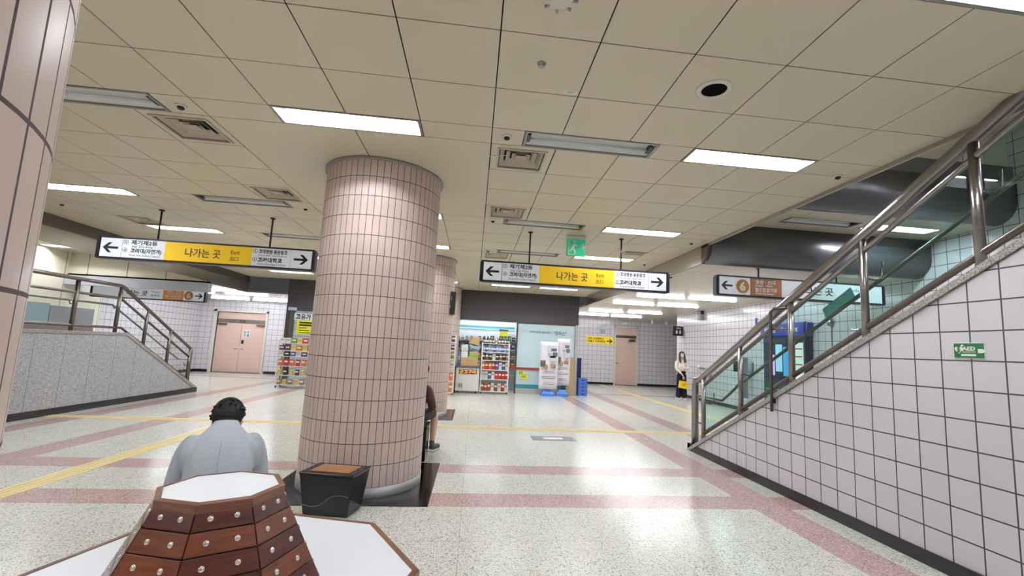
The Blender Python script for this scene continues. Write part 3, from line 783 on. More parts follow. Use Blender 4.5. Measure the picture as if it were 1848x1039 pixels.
def exit_sign(label, x0, x1, y, z0, rods):
    h = .335
    t, w, h = sign_box('exit_direction_sign', label, x0, x1, y, z0, z0 + h, rods, ZC, 'yellow and white exit signs')
    W = 2 * w; X = lambda u: -w + u * W
    yf = -.0525; zc = h / 2
    face_panel(t, X(.012), X(.105), h, M['sg_white']); face_panel(t, X(.108), X(.30), h, M['sg_white'])
    face_panel(t, X(.30), X(.70), h, M['sg_yellow'])
    face_panel(t, X(.702), X(.885), h, M['sg_white']); face_panel(t, X(.888), X(.988), h, M['sg_white'])
    flat(MB(), arrow_pts(.105, True), (X(.057), yf, zc)).build('arrow', M['sg_black'], t); flat(MB(), arrow_pts(.105, False), (X(.938), yf, zc)).build('arrow', M['sg_black'], t)
    b = MB()
    put_text(b, '나가는 곳', (X(.475), yf, zc), .145, 'S', .50, .0015)
    put_text(b, 'Exit', (X(.625), yf, zc + .045), .085, 'S', .125)
    put_text(b, '出口', (X(.622), yf, zc - .055), .075, 'S', .12)
    put_text(b, '제기제2동', (X(.205), yf, h * .79), .075, 'S', .36, .002)
    put_text(b, '고려대(자연계)', (X(.217), yf, h * .40), .075, 'S', .43, .002)
    put_text(b, '고대병원·용문중고', (X(.802), yf, h * .77), .07, 'S', .42, .002)
    put_text(b, '고려대학교', (X(.79), yf, h * .38), .078, 'S', .36, .0025)
    for u, v, n in ((.122, .79, '3'), (.122, .42, '4'), (.718, .77, '1'), (.718, .38, '2')):
        ring(b, .028, .033, (X(u), yf, h * v)); put_text(b, n, (X(u), yf, h * v), .05, 'S', None, .001)
    b.build('lettering', M['sg_black'], t)
    b = MB()
    put_text(b, 'Jegi 2(i)-dong', (X(.197), yf, h * .60), .045, 'S', .29)
    put_text(b, 'Korea Univ. (Science Campus)', (X(.213), yf, h * .20), .04, 'S', .42)
    put_text(b, 'Korea Univ. Hospital   Yongmun Mid.High School', (X(.802), yf, h * .585), .032, 'S', .42)
    put_text(b, 'Korea Univ.(main Campus)', (X(.80), yf, h * .18), .042, 'S', .40)
    b.build('small_lettering', M['sg_grey'], t)
    return t
exit_sign('hanging yellow and white exit sign left of the big pillar', -5.62, -2.55, 7.35, 2.495, (-4.85, -3.24))
exit_sign('hanging yellow and white exit sign right of the big pillar', .045, 3.06, 7.0, 2.455, (.79, 2.28))

def line_sign(label, x0, x1, y, z0, z1, flip, rods, ztop):
    t, w, h = sign_box('platform_direction_sign', label, x0, x1, y, z0, z1, rods, ztop, 'orange line six platform signs')
    W = 2 * w; X = (lambda u: -w + (1 - u) * W) if flip else (lambda u: -w + u * W)
    yf = -.0525; zc = h / 2
    def fp(a, b, m): p, q = sorted((X(a), X(b))); return face_panel(t, p, q, h, m)
    fp(.014, .10, M['sg_white']); fp(.102, .19, M['sg_white']); fp(.19, .375, M['sg_orange'] if flip else M['sg_brown']); fp(.376, .986, M['sg_white'])
    b = MB(); flat(b, arrow_pts(.10, not flip), (X(.055), yf, zc)); b.build('arrow', M['sg_black'], t)
    b = MB(); disc(b, .118, (X(.146), yf, zc)); b.build('line_disc', M['ochre'], t)
    b = MB(); put_text(b, '6', (X(.146), yf - .003, zc), .20, 'S', .105, .008); b.build('line_number', M['white'], t)
    b = MB(); s = -1 if flip else 1
    put_text(b, '응암 · 신내', (X(.28), yf, h * .76), .075, 'S', .36, .002)
    put_text(b, '월드컵경기장', (X(.283), yf, h * .38), .075, 'S', .40, .002)
    put_text(b, 'Eungam    Sinnae', (X(.272), yf, h * .58), .04, 'S', .32, .001)
    put_text(b, 'World Cup Stadium', (X(.275), yf, h * .19), .042, 'S', .34, .001)
    b.build('white_lettering', M['white'], t)
    b = MB(); put_text(b, '타는 곳', (X(.60), yf, zc), .15, 'S', .52, .003); b.build('lettering', M['sg_black'], t)
    b = MB(); put_text(b, 'Tracks', (X(.81 if not flip else .44), yf, h * .66), .07, 'S', .22); put_text(b, '乘車處', (X(.81 if not flip else .44), yf, h * .36), .06, 'S', .22)
    b.build('small_lettering', M['sg_grey'], t)
line_sign('hanging white and brown platform sign over the right stairs', 3.98, 7.06, 7.15, 2.50, 2.845, False, (4.75, 6.2), ZR)
line_sign('hanging white and orange platform sign in the left corridor', -10.42, -7.52, 13.6, 2.31, 2.65, True, (-9.6, -8.3), ZL)

# green emergency exit box
t = thing('emergency_exit_sign', 'green running man exit sign box fixed under the ceiling', 'sign', (1.535, 7.03, 3.11))
MB().box(-.155, .155, -.05, .05, .135, .187).build('housing', M['frame_w'], t)
MB().box(-.15, .15, -.03, .03, -.14, .135).build('panel', M['sg_green'], t)
b = MB(); yf = -.031
flat(b, [(.06, .015), (.06, -.015), (.12, -.015), (.10, -.035), (.112, -.047), (.145, 0), (.112, .047), (.10, .035), (.12, .015)][::-1], (-.005, yf, .02))
flat(b, [(-.12, -.13), (-.02, -.13), (-.02, -.118), (-.108, -.118), (-.108, .11), (-.02, .11), (-.02, .122), (-.12, .122)], (-.005, yf, .0))
disc(b, .022, (-.03, yf, .085)); flat(b, [(-.065, .05), (-.02, .06), (.03, .03), (.025, .015), (-.012, .03), (-.03, -.02), (.0, -.05), (-.005, -.11), (-.025, -.11), (-.022, -.06), (-.055, -.03), (-.085, -.075), (-.1, -.062), (-.07, -.01), (-.05, .035)][::-1], (-.005, yf, -.005))
b.build('running_man', M['white'], t)

# ------------------------------------------------------------------ stair railings
RX = XP + 0.07
zs = lambda y: 0.5 * (6.90 - y) + 0.10      # coping top
t = thing('stair_railing', 'steel and teal glass railing climbing the right tiled parapet', 'railing', (RX, 6.9, 0))
def rel(*p): return (p[0] - RX, p[1] - 6.9, p[2])
S_, SD = M['steel'], M['steel_dull']
TOP, MID, LOW = 0.99, 0.83, 0.115
y0, y1 = 6.80, -0.6
MB().tube([rel(RX, 6.97, 0.0), rel(RX, 6.97, 1.02), rel(RX, 6.93, 1.10), rel(RX, 6.82, zs(6.82) + TOP - .02), rel(RX, y1, zs(y1) + TOP)], .05, 18).build('top_rail', S_, t)
MB().tube([rel(RX, 6.72, zs(6.72) + MID), rel(RX, y1, zs(y1) + MID)], .026, 12).build('middle_rail', S_, t)
MB().tube([rel(RX, 6.70, zs(6.70) + LOW), rel(RX, y1, zs(y1) + LOW)], .028, 12).build('bottom_rail', SD, t)
py = [6.71, 5.73, 4.74, 3.755, 2.775, 1.79, 0.81]
for y in py:
    MB().tube([rel(RX, y, zs(y) - .05), rel(RX, y, zs(y) + TOP - .03)], .034, 14).build('post', S_, t)
    br = MB().tube([rel(RX, y, zs(y) + .58), rel(RX + .10, y - .04, zs(y) + .56), rel(RX + .135, y - .06, zs(y) + .60), rel(RX + .135, y - .06, zs(y - .06) + .70)], .011, 8)
    br.build('handrail_bracket', SD, t)
for a, b_ in zip(py[:-1], py[1:]):
    ya, yb = a - .06, b_ + .06
    MB().prism([rel(RX - .004, ya, zs(ya) + LOW + .03), rel(RX - .004, yb, zs(yb) + LOW + .03), rel(RX - .004, yb, zs(yb) + MID - .03), rel(RX - .004, ya, zs(ya) + MID - .03)], (.008, 0, 0)).build('glass_panel', M['glass'], t)
HX = RX + .135
MB().tube([rel(HX, 6.85, .84), rel(HX, 6.42, .84), rel(HX, 6.2, zs(6.2) + .52), rel(HX, 6.0, zs(6.0) + .55), rel(HX, y1, zs(y1) + .55)], .019, 12).build('handrail', SD, t)
MB().tube([rel(RX, 7.06, 0), rel(RX, 7.06, .80), rel(RX, 7.03, .86), rel(RX, 6.75, .86)], .016, 10).tube([rel(RX, 7.06, .45), rel(RX, 6.72, .45)], .012, 8).build('end_loop', SD, t)
MB().tube([rel(XP - .035, 4.95, .88), rel(XP - .035, 4.95, 2.02), rel(XP - .02, 4.90, 2.06), rel(RX, 4.76, 2.06)], .018, 10).tube([rel(XP - .035, 4.95, 1.82), rel(RX, 4.76, 1.82)], .013, 8).build('support_bar', SD, t)
MB().cbox(rel(XP - .02, 4.95, 1.0), (.035, .05, .05)).build('wall_plate', M['skirting'], t)
o = thing('notice_plate', 'teal rectangular plate clipped along the inner stair handrail', 'plate', (HX, 4.22, zs(4.22) + .56))
Rt = Matrix.Rotation(-math.atan(.5), 3, 'X')
MB().cbox((0, 0, .07), (.006, .42, .11), Rt).build('plate', cmat((104, 142, 140)), o)

RL = XPL - 0.08
t = thing('stair_railing', 'steel railing with pale glass on the grey granite parapet at left', 'railing', (RL, 9.9, 0))
def rel(*p): return (p[0] - RL, p[1] - 9.9, p[2])
def zr(y): return 1.40 if y < 9.93 else 1.40 - .508 * (y - 9.93)
MB().tube([rel(RL, 5.0, 2.31), rel(RL, 9.72, 2.31), rel(RL, 9.80, 2.29), rel(RL, 12.18, 1.09), rel(RL, 12.24, 1.02), rel(RL, 12.25, .24)], .034, 14).build('top_rail', SD, t)
MB().tube([rel(RL, 5.0, 2.07), rel(RL, 9.75, 2.07), rel(RL, 12.2, .86)], .024, 10).build('middle_rail', SD, t)
MB().tube([rel(RL, 5.0, 1.51), rel(RL, 9.88, 1.49), rel(RL, 12.2, .33)], .024, 10).build('bottom_rail', SD, t)
pys = [6.85, 7.80, 8.75, 9.73, 10.55, 11.37, 12.20]
for y in pys:
    zt = 2.30 if y < 9.8 else 2.30 - .502 * (y - 9.78)
    MB().tube([rel(RL, y, zr(y) - .02), rel(RL, y, zt)], .034, 12).build('post', SD, t)
    MB().tube([rel(RL, y, zt - .42), rel(RL - .07, y, zt - .44), rel(RL - .11, y, zt - .36)], .010, 8).build('handrail_bracket', SD, t)
for a, b_ in zip(pys[:-1], pys[1:]):
    if b_ < 9.8: q = [(a + .05, 1.54), (b_ - .05, 1.54), (b_ - .05, 2.04), (a + .05, 2.04)]
    else: q = [(a + .05, zr(a) + .14), (b_ - .05, zr(b_) + .13), (b_ - .05, zr(b_) + .62), (a + .05, zr(a) + .63)]
    MB().prism([rel(RL - .004, y, z) for y, z in q], (.008, 0, 0)).build('glass_panel', M['glass_pale'], t)
MB().tube([rel(RL - .11, 5.0, 1.94), rel(RL - .11, 9.73, 1.93), rel(RL - .11, 11.95, .82), rel(RL - .11, 12.3, .80)], .018, 10).build('handrail', S_, t)
# lift barrier and sign post on the landing behind the left railing
o = thing('sign_post', 'dark blue grey post behind the left railing glass', 'post', (-8.75, 9.35, 1.19))
MB().box(-.10, .10, -.06, .06, 0, 1.12).build('column', cmat((70, 76, 92), .3), o)
MB().box(-.16, .16, -.10, .10, -.0, .03).build('foot', M['black'], o)
MB().box(-.07, .07, -.05, .05, 1.12, 1.20).tube([(0, 0, 1.2), (0, 0, 1.36)], .008, 6).build('lamp_head', M['black'], o)
b = MB(); put_text(b, '출구 1', (.16, -.07, 1.14), .10, 'S', .18); b.box(.06, .26, -.065, -.06, 1.08, 1.20).build('plate', M['white'], o)
o = thing('barrier_rail', 'small steel hoop barrier on the landing behind the left railing', 'barrier', (-8.2, 8.2, 1.19))
MB().tube([(-.6, 0, 0), (-.6, 0, .62), (-.55, 0, .70), (.35, 0, .70), (.42, 0, .62), (.42, 0, 0)], .022, 10).build('hoop', SD, o)
MB().tube([(-.6, 0, .12), (.42, 0, .12)], .018, 8).build('lower_bar', SD, o)
MB().tube([(-.2, 0, .12), (-.2, 0, .70)], .018, 8).build('upright', SD, o)
o = thing('ad_cabinet', 'low cabinet with a blue grey poster strip against the cream left wall', 'cabinet', (-10.25, 12.2, 1.19))
MB().box(-.3, .3, -1.5, 1.0, 0, .28).build('base', cmat((122, 108, 104)), o)
MB().box(.0, .28, -1.5, -.3, .28, .80).build('display', cmat((150, 176, 182), .2), o)
MB().box(.0, .28, -.28, .98, .28, .76).build('grey_display', cmat((150, 150, 156), .2), o)

# ------------------------------------------------------------------ octagonal bench
BX, BY = -1.0, 2.1
t = thing('bench', 'octagonal station bench with white seat and studded wooden backrest cone', 'bench', (BX, BY, 0))
OFF = math.radians(7)
def oct_(r, z, off=OFF): return [(r * math.cos(off + k * PI / 4), r * math.sin(off + k * PI / 4), z) for k in range(8)]
b = MB().prism(oct_(.795, .425), (0, 0, .027)); b.build('seat', M['laminate'], t)
ri = MB(); A0, A1 = oct_(.795, .40), oct_(.827, .40)
for k in range(8):
    j = (k + 1) % 8
    up = lambda p, dz: (p[0], p[1], p[2] + dz)
    ri.hexa([A0[k], A0[j], A1[j], A1[k], up(A0[k], .055), up(A0[j], .055), up(A1[j], .052), up(A1[k], .052)])
ri.build('seat_rim', M['wood_edge'], t)
MB().prism(oct_(.76, .06), (0, 0, .34)).build('apron', M['wood'], t)
MB().prism(oct_(.66, 0), (0, 0, .06)).build('plinth', M['black'], t)
# backrest: five courses of boards, each leaning in, on eight sides
rb, rt_, zb, zt_ = .405, .222, .452, .818
NR = 5
core = MB(); lo, hi = oct_(rb - .012, zb), oct_(rt_ - .012, zt_)
core.hexa
a = [core.bm.verts.new(p) for p in lo]; c_ = [core.bm.verts.new(p) for p in hi]
core._faces([core.bm.faces.new((a[i], a[(i + 1) % 8], c_[(i + 1) % 8], c_[i])) for i in range(8)] + [core.bm.faces.new(c_), core.bm.faces.new(a[::-1])])
core.build('backrest_core', M['wood'], t)
rnd = random.Random(3)
for r_ in range(NR):
    f0, f1 = r_ / NR, (r_ + 1) / NR - .012
    za, zc_ = zb + (zt_ - zb) * f0, zb + (zt_ - zb) * f1
    ra, rc = rb + (rt_ - rb) * f0, rb + (rt_ - rb) * f1
    for k in range(8):
        j = (k + 1) % 8
        pa, pb = oct_(ra, za)[k], oct_(ra, za)[j]; pc, pd = oct_(rc, zc_)[j], oct_(rc, zc_)[k]
        n = Vector((math.cos(OFF + (k + .5) * PI / 4), math.sin(OFF + (k + .5) * PI / 4), .35)).normalized()
        g = .0012
        e = (Vector(pb) - Vector(pa)).normalized() * g
        P = [Vector(pa) + e, Vector(pb) - e, Vector(pc) - e, Vector(pd) + e]
        m_ = M['wood2'] if (r_ == 3 and k in (5, 6, 7, 0)) or rnd.random() < .18 else M['wood']
        bd = MB().hexa([p - n * .012 for p in P] + [p + n * .006 for p in P]).bevel(.002, 2).build('backrest_board', m_, t)
        for u in (.27, .73):
            q = (P[0].lerp(P[1], u)).lerp(P[3].lerp(P[2], u), .5) + n * .006
            s = MB(); s.ell((0, 0, 0), (.0112, .0112, .006), Vector((0, 0, 1)).rotation_difference(n).to_matrix(), 14, 8)
            o = s.build('stud', M['stud'], bd); o.location = q
tr_ = MB(); A0, A1 = oct_(.214, .80), oct_(.238, .80)
for k in range(8):
    j = (k + 1) % 8
    tr_.hexa([A0[k], A0[j], A1[j], A1[k], up(A0[k], .036), up(A0[j], .036), up(A1[j], .032), up(A1[k], .032)])
tr_.build('top_rim', M['wood_edge'], t)
MB().prism(oct_(.215, .81), (0, 0, .022)).build('top_panel', M['laminate'], t)

# ------------------------------------------------------------------ black tapered bin in front of the pillar, black stool behind it
t = thing('waste_bin', 'low black tapered bin with tan wooden lid in front of the big pillar', 'bin', (-1.115, 4.235, 0), math.radians(-12))
lo = [(-.195, -.125, .004), (.195, -.125, .004), (.195, .125, .004), (-.195, .125, .004)]
hi = [(-.235, -.16, .33), (.235, -.16, .33), (.235, .16, .33), (-.235, .16, .33)]
MB().hexa(lo + hi).bevel(.006, 2).build('body', M['blackgloss'], t)
MB().box(-.24, .24, -.165, .165, .33, .352).bevel(.006, 2).build('lid', M['blackgloss'], t)
MB().box(-.17, .17, -.115, .115, .352, .356).build('lid_inlay', M['wood_top'], t)
wv = MB(); pts = []
for i in range(25):
    u = i / 24; x = -.2 + .4 * u; z = .085 + .085 / (1 + math.exp(-12 * (u - .5))) - .012 * math.sin(u * PI * 2); pts.append((x, -.1268 - .033 * z / .33 + .0, z))
wv.tube(pts, .004, 6).build('grey_wave', cmat((92, 92, 96), .4), t)
t = thing('stool', 'black box stool behind the big pillar, mostly hidden', 'stool', (-.76, 6.16, 0))
MB().box(-.24, .24, -.2, .2, 0, .40).bevel(.008, 2).build('body', M['blackgloss'], t)
MB().box(-.25, .25, -.21, .21, .40, .43).bevel(.008, 2).build('seat', M['black'], t)
t = thing('floor_marker', 'grey floor marker plate with white arrow panel, lying on the terrazzo', 'floor marker', (1.40, 7.66, 0))
MB().box(-.36, .36, -.17, .17, 0, .004).build('plate', cmat((126, 128, 134), .3), t)
MB().box(-.16, .16, -.07, .07, .004, .007).build('panel', M['white'], t)

# ------------------------------------------------------------------ wall signs and devices
t = thing('defibrillator_sign', 'green AED sign with white heart and arrow on the right tiled wall', 'sign', (XP - .001, 2.838, 1.592))
MB().box(-.003, 0, -.103, .103, -.056, .056).build('backing', M['white'], t)
MB().box(-.005, -.003, -.098, .098, -.051, .051).build('panel', cmat((34, 112, 62), .4), t)
b = MB()
hp = []
for i in range(28):
    a = 2 * PI * i / 28
    hp.append((.0018 * 16 * math.sin(a) ** 3, .0018 * (13 * math.cos(a) - 5 * math.cos(2 * a) - 2 * math.cos(3 * a) - math.cos(4 * a))))
flat(b, hp[::-1], (-.005, .063, .006), 'W'); flat(b, [(-.012, 0), (0, .008), (.012, 0), (0, -.008)][::-1], (-.005, .040, .036), 'W')
put_text(b, 'AED', (-.0055, -.002, .014), .038, 'W', .085, .0012)
put_text(b, '자동심장충격기', (-.0055, -.002, -.010), .012, 'W', .085); b.box(-.0065, -.005, -.047, .048, -.038, -.024)
flat(b, [(-.028, -.014), (.002, -.014), (.002, -.014), (.023, 0), (.002, .014), (-.028, .014)], (-.0052, -.09, -.003), 'W', .003)
b.build('symbols', M['white'], t)
b = MB(); put_text(b, 'ϟ', (-.0075, .063, .004), .035, 'W', .016, .001); b.build('bolt', cmat((34, 112, 62)), t)

t = thing('vending_machine', 'tall blue topped vending machine with lit display against the right wall', 'vending machine', (7.83, 10.36, 0))
MB().box(-.33, -.14, -.76, .76, 0, 2.06).bevel(.012, 2).build('body', cmat((40, 42, 66), .3), t)
MB().box(-.39, -.14, -.80, .80, 2.06, 2.37).bevel(.03, 3).build('header', cmat((48, 46, 138), .35, 0, .25), t)
MB().box(-.338, -.33, -.36, .72, 1.02, 1.92).build('product_window', cmat((38, 54, 66), .1), t)
MB().box(-.345, -.338, -.34, -.02, 1.10, 1.80).build('blue_screen', cmat((70, 140, 190), .2, 0, .7), t)
MB().box(-.345, -.338, .30, .46, 1.10, 1.60).build('pink_poster', cmat((214, 160, 214), .2, 0, .7), t)
MB().box(-.345, -.338, .02, .26, 1.2, 1.86).build('light_panel', cmat((150, 190, 214), .2, 0, .6), t)
MB().box(-.345, -.33, -.70, -.42, .72, 1.9).build('price_panel', cmat((208, 214, 208), .3, 0, .4), t)
b = MB()
for k in range(6): b.box(-.349, -.345, -.67, -.45, .84 + k * .18, .87 + k * .18)
b.build('price_stripe', cmat((176, 70, 56)), t)
MB().box(-.345, -.33, -.36, .72, .10, .92).build('green_panel', cmat((36, 84, 66), .25), t)
b = MB()
for k in range(4): b.box(-.349, -.345, -.30, .66, .2 + k * .18, .225 + k * .18)
b.build('green_stripe', cmat((92, 150, 120)), t)
b = MB(); put_text(b, '서울교통', (-.392, .40, 2.215), .16, 'W', .46, .002); put_text(b, 'P vending', (-.392, -.32, 2.215), .14, 'W', .56, .001); b.build('header_lettering', M['white'], t)
t = thing('blue_pennant', 'narrow blue vertical tag on the tiled wall left of the vending machine', 'tag', (XW - .002, 11.7, 2.44))
MB().box(-.006, 0, -.05, .05, -.16, .16).build('plate', cmat((44, 48, 150)), t)
t = thing('wheelchair_lift', 'folded wheelchair lift with black control box by the right wall', 'wheelchair lift', (7.45, 12.1, 0))
MB().box(-.03, .05, -.04, .04, 0, 1.62).build('post', cmat((140, 138, 136), .4, .6), t)
MB().box(-.14, .10, -.11, .11, 1.10, 1.40).bevel(.012, 2).build('control_box', M['black'], t)
MB().box(-.10, .10, -.22, -.14, .4, 1.5).build('folded_platform', cmat((150, 148, 150), .4, .4), t)
t = thing('wall_handrail', 'short white capped handrail on the right tiled wall beside the woman', 'handrail', (XW, 14.4, .0))
MB().tube([(0, .35, 1.10), (-.08, .35, 1.10), (-.08, -.9, 1.02)], .022, 10).build('rail', S_, t)
MB().ell((-.08, .38, 1.14), (.05, .07, .06)).build('cap', M['white'], t)
MB().box(-.10, 0, -.35, -.15, .78, .90).build('bracket_box', M['grey'], t)
t = thing('wall_bell', 'round chrome bell with a cable on the tiled wall behind the stair glass', 'bell', (XW, 9.05, 2.34))
MB().ell((-.04, 0, 0), (.05, .085, .085)).build('bell', M['steel'], t)
MB().tube([(-.01, 0, -.06), (-.01, 0, -1.4)], .006, 6).build('cable', SD, t)
t = thing('wall_speaker', 'narrow black and grey box high on the right tiled wall', 'speaker', (XW, 14.7, 2.90))
MB().box(-.12, 0, -.12, .12, -.19, .0).build('body', M['grey'], t); MB().box(-.13, 0, -.12, .12, .0, .17).build('hood', M['black'], t)
b = MB(); b.lathe((-.10, 0, -.1), [(.05, -.03), (.05, .03)], 16); b.build('lens', M['white'], t)
t = thing('restroom_sign', 'black square sign box with white figures at the wall corner', 'sign', (7.50, 16.15, 2.38))
MB().box(-.20, .18, -.06, .06, -.18, .18).bevel(.03, 3).build('box', M['navyframe'], t)
for x in (-.07, .06):
    b = MB()
    w_ = .036 if x < 0 else .026
    flat(b, [(-.03, -.10), (.03, -.10), (w_, -.005), (.012, .0), (.02, .02), (.0, .042), (-.02, .02), (-.012, .0), (-w_, -.005)], (x, -.062, .0)); b.build('figure', M['white'], t)
b = MB(); put_text(b, '화장실', (-.005, -.062, .10), .07, 'S', .17, .001); b.build('lettering', M['white'], t)
t = thing('guide_sign', 'yellow guide sign with black arrow on the far tiled wall', 'sign', (5.80, 20.695, 2.03))
MB().box(-.64, .64, -.02, 0, -.17, .17).build('panel', cmat((240, 206, 30), .4, 0, .25), t)
b = MB(); put_text(b, '고려 안암캠퍼스', (-.18, -.022, .06), .11, 'S', .78, .003); put_text(b, '1번출구 고려대병원', (-.16, -.022, -.07), .11, 'S', .84, .003)
b.build('lettering', M['sg_black'], t)
b = MB(); flat(b, arrow_pts(.14, False), (.47, -.021, -.04)); b.build('arrow', M['sg_black'], t)
t = thing('wall_panel', 'small grey framed panel on the far tiled wall above the yellow sign', 'panel', (5.93, 20.695, 2.44))
MB().box(-.17, .17, -.05, 0, -.16, .16).build('frame', M['white'], t); MB().box(-.13, .13, -.055, -.05, -.12, .12).build('face', cmat((170, 176, 172)), t)
t = thing('security_camera', 'small white security camera on the far wall above the pink door', 'camera', (7.0, 20.69, 2.86))
MB().tube([(0, 0, 0), (0, -.15, .0)], .02, 8).build('arm', M['white'], t); MB().cbox((-.06, -.22, -.02), (.1, .28, .1), Matrix.Rotation(.7, 3, 'Z')).build('body', M['white'], t)
t = thing('security_camera', 'dark dome camera on the steel fascia right of the middle exit sign', 'camera', (XE + .05, 8.6, ZR + .06))
MB().box(-.02, .10, -.05, .05, 0, .06).build('arm', M['white'], t); MB().ell((.10, 0, -.03), (.055, .055, .06)).build('dome', M['black'], t)
for i, (x, lb) in enumerate([(7.9, 'left of the other two spotlights'), (8.55, 'middle of the three spotlights'), (9.3, 'right of the other two spotlights')]):
    t = thing('spotlight', 'tiny white ceiling spotlight before the far wall, ' + lb, 'spotlight', (x, 19.6, ZR), 0, 'far corridor spotlights')
    MB().lathe((0, 0, 0), [(.05, 0), (.05, -.06), (.07, -.18), (.05, -.18)], 14).build('body', M['white'], t)
t = thing('column_sign', 'small black sign with white letters on the second pillar', 'sign', (PX + PR + .012, PY[2] - .12, 2.35), math.radians(0))
MB().box(-.01, .03, -.13, .13, -.24, .24).box(-.14, -.01, -.155, -.135, -.24, .24).build('plate', M['black'], t)
b = MB(); put_text(b, '3-2', (-.08, -.157, .10), .09, 'S', .07); put_text(b, '문', (-.08, -.157, -.08), .06, 'S', .05); b.build('lettering', M['white'], t)

# ------------------------------------------------------------------ convenience shop: shell
FY = 15.0
struct(MB().box(-5.9, -1.72, FY, FY + .30, 2.32, ZC + .1).box(-1.72, -.48, FY + .44, FY + .5, 2.32, ZC + .1).box(-.48, 3.47, FY, FY + .30, 2.32, ZC + .1).build('wall_shop_fascia', M['charcoal']))
struct(MB().box(-5.72, 3.25, 18.6, 18.8, 0, 2.9).build('wall_shop_back', mat('shop_white', (232, 238, 240), .5)))
struct(MB().box(-5.72, 3.25, FY + .30, 18.6, 2.75, 2.8).build('ceiling_shop', mat('shop_ceiling', (236, 240, 242), .5)))
pale = mat('pale_blue_film', (204, 226, 230), .25)
w1 = struct(MB().box(1.44, 3.36, FY + .06, FY + .09, .17, 2.31).build('window_1', pale), 'pale blue covered shop window with red rail and teal base band')
box_obj('window_post', SD, w1, 1.385, 1.435, FY + .01, FY + .10, 0, 2.33)
box_obj('window_post', cmat((176, 172, 166), .4), w1, 3.365, 3.455, FY - .01, FY + .12, 0, 2.32)
box_obj('window_head', SD, w1, 1.435, 3.365, FY + .03, FY + .10, 2.29, 2.33)
box_obj('window_sill', cmat((190, 190, 186), .4), w1, 1.435, 3.365, FY + .03, FY + .10, 0, .17)
box_obj('red_rail', cmat((166, 64, 52), .4), w1, 1.0, 3.36, FY + .02, FY + .058, .775, .845)
box_obj('teal_band', cmat((60, 150, 172), .4), w1, 1.44, 3.36, FY + .048, FY + .0599, .17, .30)
b = MB(); put_text(b, '프리미엄편의점브랜드', (2.19, FY + .055, 2.03), .085, 'S', .72, .0012); b.build('small_lettering', cmat((96, 130, 150)), w1)
b = MB(); put_text(b, '"유어스"', (2.86, FY + .055, 2.02), .16, 'S', .42, .002); b.build('lettering', cmat((70, 84, 92)), w1)
struct(MB().box(1.44, 1.47, FY + .12, FY + .2, .1, 2.31).build('trim_11', M['white']))
hd = struct(MB().box(-2.6, 1.37, FY + .62, FY + .9, 1.98, 2.30).build('trim_12', cmat((236, 246, 250), .3, 0, .5)))  # header is no lamp, its glow is added to brighten the shop
box_obj('teal_stripe', cmat((112, 200, 220), .3, 0, .3), hd, -2.6, 1.37, FY + .612, FY + .62, 2.10, 2.17)
box_obj('teal_stripe', cmat((112, 200, 220), .3, 0, .3), hd, -2.6, 1.37, FY + .612, FY + .62, 2.02, 2.05)
for i, (x, y) in enumerate(((.4, 15.5), (-1.6, 16.8), (.6, 17.4), (-4.2, 16.6), (2.2, 16.9))):
    o = copy_tree(bp_); o.location = (x, y, 2.75); o['group'] = 'shop lights'
    o['label'] = 'bright strip light inside the shop behind the dark fascia'
# left part of the shop front behind the snack rack
struct(MB().box(-5.9, -5.76, FY, FY + .3, 0, 2.32).build('trim_13', SD))
struct(MB().box(-5.76, -4.2, FY + .1, FY + .14, 0, 2.32).build('window_2', M['glass_clear']))
for i, (x, s, lb) in enumerate(((-5.40, '고유가', 'white poster with black lettering at the left shop corner'), (-4.80, '지원금', 'white poster with black lettering beside the big pillar edge'))):
    t = thing('shop_poster', lb, 'poster', (x, FY + .09, 2.13))
    box_obj('paper', M['sg_white'], t, -.28, .28, -.012, 0, -.10, .10)
    b = MB(); put_text(b, s, (0, -.0135, 0), .19, 'S', .46, .006); b.build('lettering', M['sg_black'], t)
t = thing('yellow_poster', 'yellow green poster behind the snack rack at the left shop corner', 'poster', (-5.12, FY + .09, 1.80))
box_obj('paper', cmat((214, 214, 40), .5, 0, .15), t, -.46, .46, -.012, 0, -.22, .22)
b = MB(); 
for k, (q, hh) in enumerate(((.26, .05), (.22, .05), (.12, .02), (.16, .02), (.25, .02))): b.box(-.38, -.38 + 2 * q, -.0145, -.012, .12 - .075 * k, .12 + hh - .075 * k)
b.build('lettering', M['sg_black'], t)
t = thing('blue_sticker', 'pale blue screen on the dark fascia left of the big pillar', 'screen', (-4.86, FY - .001, 2.62))
box_obj('panel', cmat((100, 170, 214), .3, 0, .4), t, -.14, .14, -.02, 0, -.12, .12)
t = thing('fascia_label', 'small lilac label at the left end of the dark fascia', 'label', (-5.72, FY - .001, 2.36))
box_obj('panel', cmat((190, 190, 220), .4), t, -.13, .13, -.01, 0, -.05, .05)

